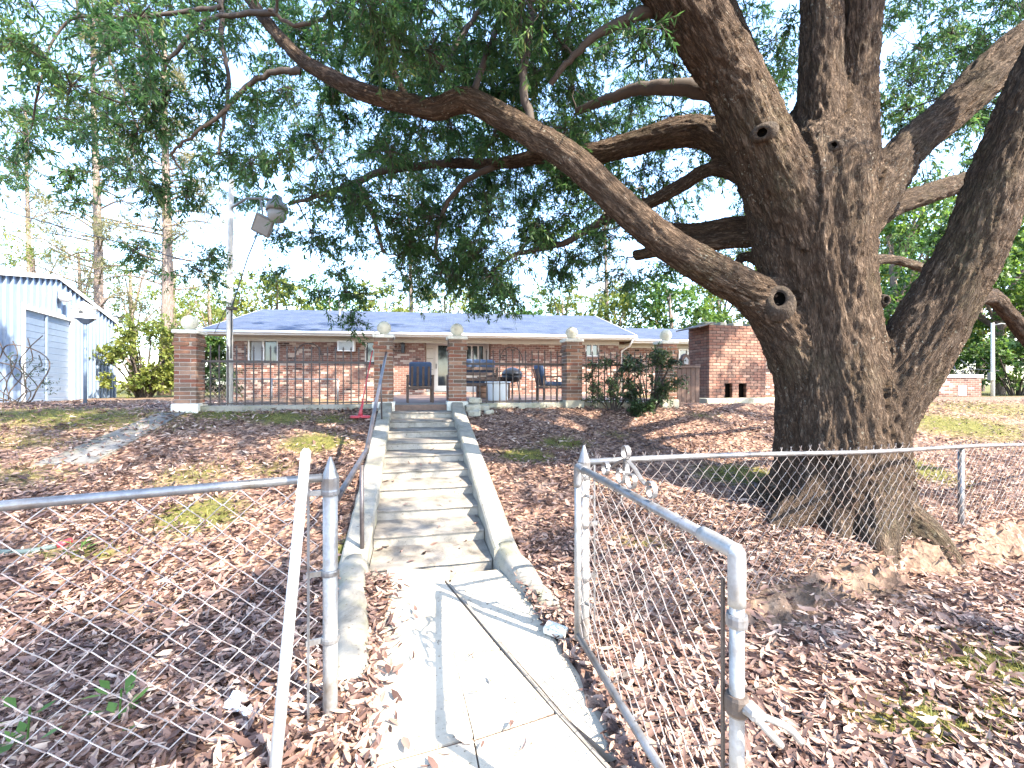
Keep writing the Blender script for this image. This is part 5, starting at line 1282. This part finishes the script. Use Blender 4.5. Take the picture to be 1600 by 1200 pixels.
# ------------------------------------------------------------------ shrubs, weeds and the trees beyond
def foliage(name, e, cents, rads, ntw, nlf, ln, wd, mat, droop=.1, tintb=None, twigs=None):
    S_, dr, nr, l_, w_, ti, ts, te = clump_leaves(np.array(cents, float), np.array(rads, float), ntw, nlf, ln, wd, droop, tintb)
    o = link(name, leaf_mesh(name, S_, dr, nr, l_, w_, ti), M[mat], e); o['kind'] = 'stuff'
    if twigs is not None:
        cc = np.repeat(np.array(cents, float), ntw, 0)
        for a, s_, b in zip(cc, ts, te): twigs.tube([a, s_, b], [.006, .004, .002], 3, False)
    return o
def shrub(loc, w_, d_, h_, n, label, mat='shrubleaf', ln=.05, wd=.025, cat='shrub', ntw=16, nlf=16, rc=.22, name='shrub', group=None):
    e = empty(name, loc); tag(e, label, cat, group); cs = []; tw = MB()
    for k in range(n):
        a = RNG.uniform(0, 6.28); q_ = math.sqrt(RNG.uniform(0, 1)); z = h_*RNG.uniform(.18, 1.0)
        s = 1.0-.35*abs(z/h_-.45); cs.append((w_*q_*math.cos(a)*s, d_*q_*math.sin(a)*s, z))
    for c in cs[::2]: tw.tube(catmull([(c[0]*.15, c[1]*.15, -.05), (c[0]*.5, c[1]*.4, c[2]*.5), c], 3), [.018*h_]*2+[.012*h_]*3+[.006]*2, 5, False)
    foliage('foliage', e, cs, [rc]*n, ntw, nlf, ln, wd, mat, .05, None, tw); s = tw.build('stems', M['twig'], e, True); s['kind'] = 'stuff'
    return e
p = yd(3.95, -.45); shrub((p.x, p.y, gzf(p.x, p.y)), .66, .35, 1.05, 22, 'dark green shrub leaning on the iron fence beside the mossy pier')
p = yd(4.75, -.5); shrub((p.x, p.y, gzf(p.x, p.y)), .66, .38, 1.25, 28, 'taller dark evergreen shrub against the end pier')
p = yd(4.35, -.85); shrub((p.x, p.y, gzf(p.x, p.y)), .3, .2, .35, 8, 'low leafy seedling at the foot of the dark shrubs', ln=.06, wd=.03, rc=.13)
# weeds by the left fence
for k, (px, py, h_, lab) in enumerate(((184, 1140, .20, 'broad leaved green weed sprouting from leaves beside the left fence'), (40, 1180, .22, 'spreading green weed in the bottom corner by the fence'), (125, 868, .12, 'small green weed beside the red hose end'))):
    p = px_ground(px, py); e = empty('weed', p); tag(e, lab, 'weed', 'green weeds by the fence'); n = 12 if k < 2 else 26
    a = RNG.uniform(0, 6.28, n); pos = np.stack([.05*np.cos(a), .05*np.sin(a), RNG.uniform(.02, h_, n)], 1); dr = np.stack([np.cos(a), np.sin(a), RNG.uniform(.1, .6, n)], 1)
    o = link('foliage', leaf_mesh('foliage', pos, dr, np.tile([0, 0, 1.], (n, 1))+unit(n)*.3, RNG.uniform(.07, .13, n), RNG.uniform(.03, .05, n) if k < 2 else RNG.uniform(.01, .02, n), RNG.uniform(0, 1, n)), M['weed'], e); o['kind'] = 'stuff'
    MB().tube([(0, 0, -.03), (.01, .01, h_)], .005, 5).build('stem', M['weed'], e)
# vine leaves on the trellis
foliage('vine_leaves', vr, [(-.1, 0, 1.1), (.3, 0, .95), (.55, 0, .8), (.5, 0, .5), (.8, 0, .45), (.1, 0, .8)], [.28]*6, 10, 9, .05, .02, 'shrubleaf', .05)

def bush(px, py, Y, w_, d_, h_, n, label, mat='bgleaf', ln=.13, wd=.07, rc=.45, group=None, ntw=16, nlf=14):
    p = P(px, 600, Y); return shrub((p.x, p.y, gzf(p.x, p.y)), w_, d_, h_, n, label, mat, ln, wd, 'bush', ntw, nlf, rc, 'bush', group)
bush(225, 620, 16.5, 1.5, 1.0, 2.6, 42, 'sunlit yellow green bush behind the far chain link fence beside the shed')
bush(300, 620, 18.5, 1.7, 1.0, 2.4, 40, 'sunlit green bush showing between the tall outer pier and the house', 'bgleaf2')
p = P(345, 600, 13.6); shrub((p.x, p.y, gzf(p.x, p.y)), .55, .4, 1.0, 18, 'small dark bush behind the iron fence near the lamp pole', ln=.07, wd=.035, rc=.25)

def trunk_mb(h, r, lean=(0, 0), n=10):
    pts = [(lean[0]*t*h*.5+.12*math.sin(t*5), lean[1]*t*h*.5, h*t-.3) for t in np.linspace(0, 1, 9)]
    return MB().tube(pts, [r*(1-.72*t) for t in np.linspace(0, 1, 9)], n), pts
def broadleaf(loc, h, cw, z0, n, label, mat, group, ln=.26, wd=.15, rc=1.1, seed=0, ntw=13, nlf=13):
    e = empty('leafy_tree', loc); tag(e, label, 'tree', group); rr = random.Random(seed)
    tmb, pts = trunk_mb(h*.85, .018*h+.06, (rr.uniform(-.08, .08), rr.uniform(-.08, .08)))
    cs = []
    while len(cs) < n:
        x, y, z = (rr.uniform(-1, 1) for _ in range(3))
        q_ = x*x+y*y+z*z
        if q_ > 1 or q_ < .15: continue
        cs.append((x*cw*rr.uniform(.8, 1.1), y*cw*.8, z0+(h-z0)*(z+1)/2))
    for c in cs[::3]:
        a = pts[min(8, max(2, int(8*c[2]/h*.75)))]; tmb.tube(catmull([a, ((a[0]+c[0])/2, (a[1]+c[1])/2, (a[2]*.4+c[2]*.6)), c], 3), [.07]*3+[.04]*2+[.02]*2, 5, False)
    tmb.build('trunk', M['bgbark'], e, True)
    foliage('crown', e, cs, [rc*rr.uniform(.7, 1.15) for _ in cs], ntw, nlf, ln, wd, mat, .15)
    return e
def pine(loc, h, r, label, seed=0, cw=2.6, z0=.35, n=30):
    e = empty('pine_tree', loc); tag(e, label, 'tree'); rr = random.Random(seed)
    tmb, pts = trunk_mb(h, r, (rr.uniform(-.02, .02), 0), 12); cs = []; rs_ = []
    for k in range(n):
        t = z0+(1-z0)*(k+rr.random())/n; z = h*t; L_ = cw*(1.15-t)*rr.uniform(.7, 1.2); a = rr.uniform(0, 6.28)
        end = (L_*math.cos(a), L_*math.sin(a), z+L_*rr.uniform(-.25, .2)); tmb.tube(catmull([(0.1*math.sin(t*5), 0, z-.3), (end[0]*.5, end[1]*.5, z-.15*L_*rr.uniform(-1, 1)), end], 3), [.05]*3+[.035]*2+[.02]*2, 5, False)
        for q_ in (.65, 1.0): cs.append((end[0]*q_, end[1]*q_, z+(end[2]-z)*q_)); rs_.append(rr.uniform(.5, .85))
    tmb.build('trunk', M['bgbark'], e, True)
    foliage('crown', e, cs, rs_, 12, 12, .24, .035, 'needle', -.05)
    return e
def gl0(px, Y): p = P(px, 600, Y); return (p.x, p.y, gzf(p.x, p.y)-.1)
pine(gl0(152, 24), 21, .27, 'tall slender pine rising behind the metal shed', 1, 3.4, .2, 60)
pine(gl0(256, 21), 17, .29, 'tall thick trunked pine between the shed and the tall brick pier', 2, 3.2, .3, 46)
pine(gl0(45, 34), 22, .25, 'distant pine behind the shed roof', 3, 3.4, .18, 50)
pine(gl0(640, 36), 18, .24, 'distant pine rising behind the middle of the house roof', 5, 2.8, .4, 24)
pine(gl0(945, 34), 17, .22, 'distant pine behind the right end of the house roof', 6, 2.6, .4, 22)
GB = 'sunlit trees of the wood behind the house'
LBL = 'leafy tree in the sunlit wood behind the brick house'
sp = [(430, 32, 8.6, 3.4), (520, 38, 10, 3.8), (600, 33, 8, 3.3), (700, 36, 9.5, 3.6), (790, 32, 8, 3.2), (880, 38, 9.5, 3.8), (960, 33, 8.3, 3.4), (1050, 30, 8.2, 3.4), (1130, 34, 10, 3.8), (330, 40, 9, 3.6)]
WL = ['leafy tree above the roof end beside the lamp pole', 'leafy tree above the air conditioner side of the roof', 'leafy tree over the roof above the pier where the handrail ends',
 'leafy tree over the roof above the front door', 'leafy tree over the roof above the white plastic table', 'leafy tree over the ridge end above the mossy pier', 'leafy tree over the lower wing roof above the dark shrub',
 'leafy tree behind the wing roof left of the barbecue', 'tall leafy tree rising directly behind the brick barbecue', 'distant leafy tree in the gap left of the house roof']
for k, (px, Y, h, cw) in enumerate(sp):
    broadleaf(gl0(px, Y), h, cw, h*.22, 46, WL[k], 'bgleaf' if k % 3 != 1 else 'bgleaf2', GB, seed=k)
GL = 'pale trees behind the shed'
for k, (px, Y, h, cw) in enumerate([(60, 30, 11.0, 3.6), (130, 36, 13.5, 4.0), (205, 30, 10, 3.4), (-60, 26, 10, 3.4), (270, 34, 12, 3.6), (330, 30, 9, 3)]):
    broadleaf(gl0(px, Y), h, cw, h*.2, 34, ['loose sunlit tree above the shed door', 'tall loose sunlit tree behind the slender pine', 'loose sunlit tree between the two tall pines', 'loose sunlit tree at the picture edge behind the shed', 'loose sunlit tree behind the thick trunked pine', 'loose sunlit tree right behind the tall outer pier'][k], 'bgleaf', GL, ln=.2, wd=.09, seed=50+k, ntw=10, nlf=11)
GR = 'green trees beyond the lawn'
for k, (px, Y, h, cw) in enumerate([(1400, 22, 11, 3.6), (1480, 26, 12, 4), (1560, 21, 10.5, 3.6), (1640, 24, 12, 4), (1340, 28, 12, 4), (1230, 30, 10, 3.6), (1720, 20, 11, 3.8), (1530, 32, 13, 4.5), (1420, 34, 13, 4.5)]):
    broadleaf(gl0(px, Y), h, cw, h*.08, 60, ['dense green tree seen through the fork of the oak', 'dense green tree above the low brick wall', 'dense green tree behind the slim pale pole', 'dense green tree at the picture edge beyond the lawn', 'dense green tree hidden behind the oak trunk', 'dense green tree left of the oak trunk above the barbecue', 'dense green tree past the edge of the lawn', 'tall green tree farthest behind the low brick wall', 'tall green tree farthest behind the oak fork'][k], 'bgleaf2' if k % 2 == 0 else 'bgleaf', GR, ln=.24, wd=.13, seed=80+k)
bush(1590, 615, 19, 2.6, 1.2, 2.2, 36, 'bright green bush beyond the lawn beside the utility pole', 'bgleaf2')
bush(1440, 612, 21, 2.2, 1.2, 1.8, 28, 'bright green bush behind the low brick wall', 'bgleaf2')
# far right: low brick wall, pole with street lamp, pile of branches
lw = gl0(1505, 17.5); e = empty('brick_wall', (lw[0], lw[1], 1.0), R(3)); tag(e, 'low sunlit brick wall with white coping beyond the lawn', 'wall')
MB().bx(-1.0, .75, 0, .3, 0, 1.0).build('brickwork', M['wallbrick'], e); MB().bx(-1.05, .8, -.04, .34, 1.002, 1.12).build('coping', M['white'], e)
MB().bx(-.2, .1, -.02, -.003, .3, .7).build('plaque', M['white'], e)
up = gl0(1551, 18); e = empty('utility_pole', (up[0], up[1], .9)); tag(e, 'slim pale pole with a lamp arm beyond the low brick wall', 'pole')
MB().tube([(0, 0, 0), (0, 0, 3.3)], [.07, .055], 10).build('post', M['palewood'], e, True); MB().tube([(0, 0, 3.2), (.35, 0, 3.28), (.8, 0, 3.22)], .025, 6).build('arm', M['silver'], e, True)
MB().bbox((.85, 0, 3.19), (.3, .12, .08), .02).build('lamp_head', M['silver'], e); MB().bbox((-.12, -.06, 1.15), (.2, .14, .32), .01).build('meter_box', M['silver'], e)
pb = gl0(1490, 19); e = empty('branch_pile', (pb[0], pb[1], 1.2)); tag(e, 'heap of bare grey branches behind the low brick wall', 'branches')
for k in range(12):
    rr = random.Random(k); MB().tube(catmull([(rr.uniform(-1, .5), rr.uniform(-.4, .4), 0), (rr.uniform(-.8, 1), rr.uniform(-.4, .4), rr.uniform(.5, 1.3)), (rr.uniform(-.5, 1.6), rr.uniform(-.5, .5), rr.uniform(.4, 1.9))], 5), .022, 5, True).build('branch', M['conc_dark'], e, True)
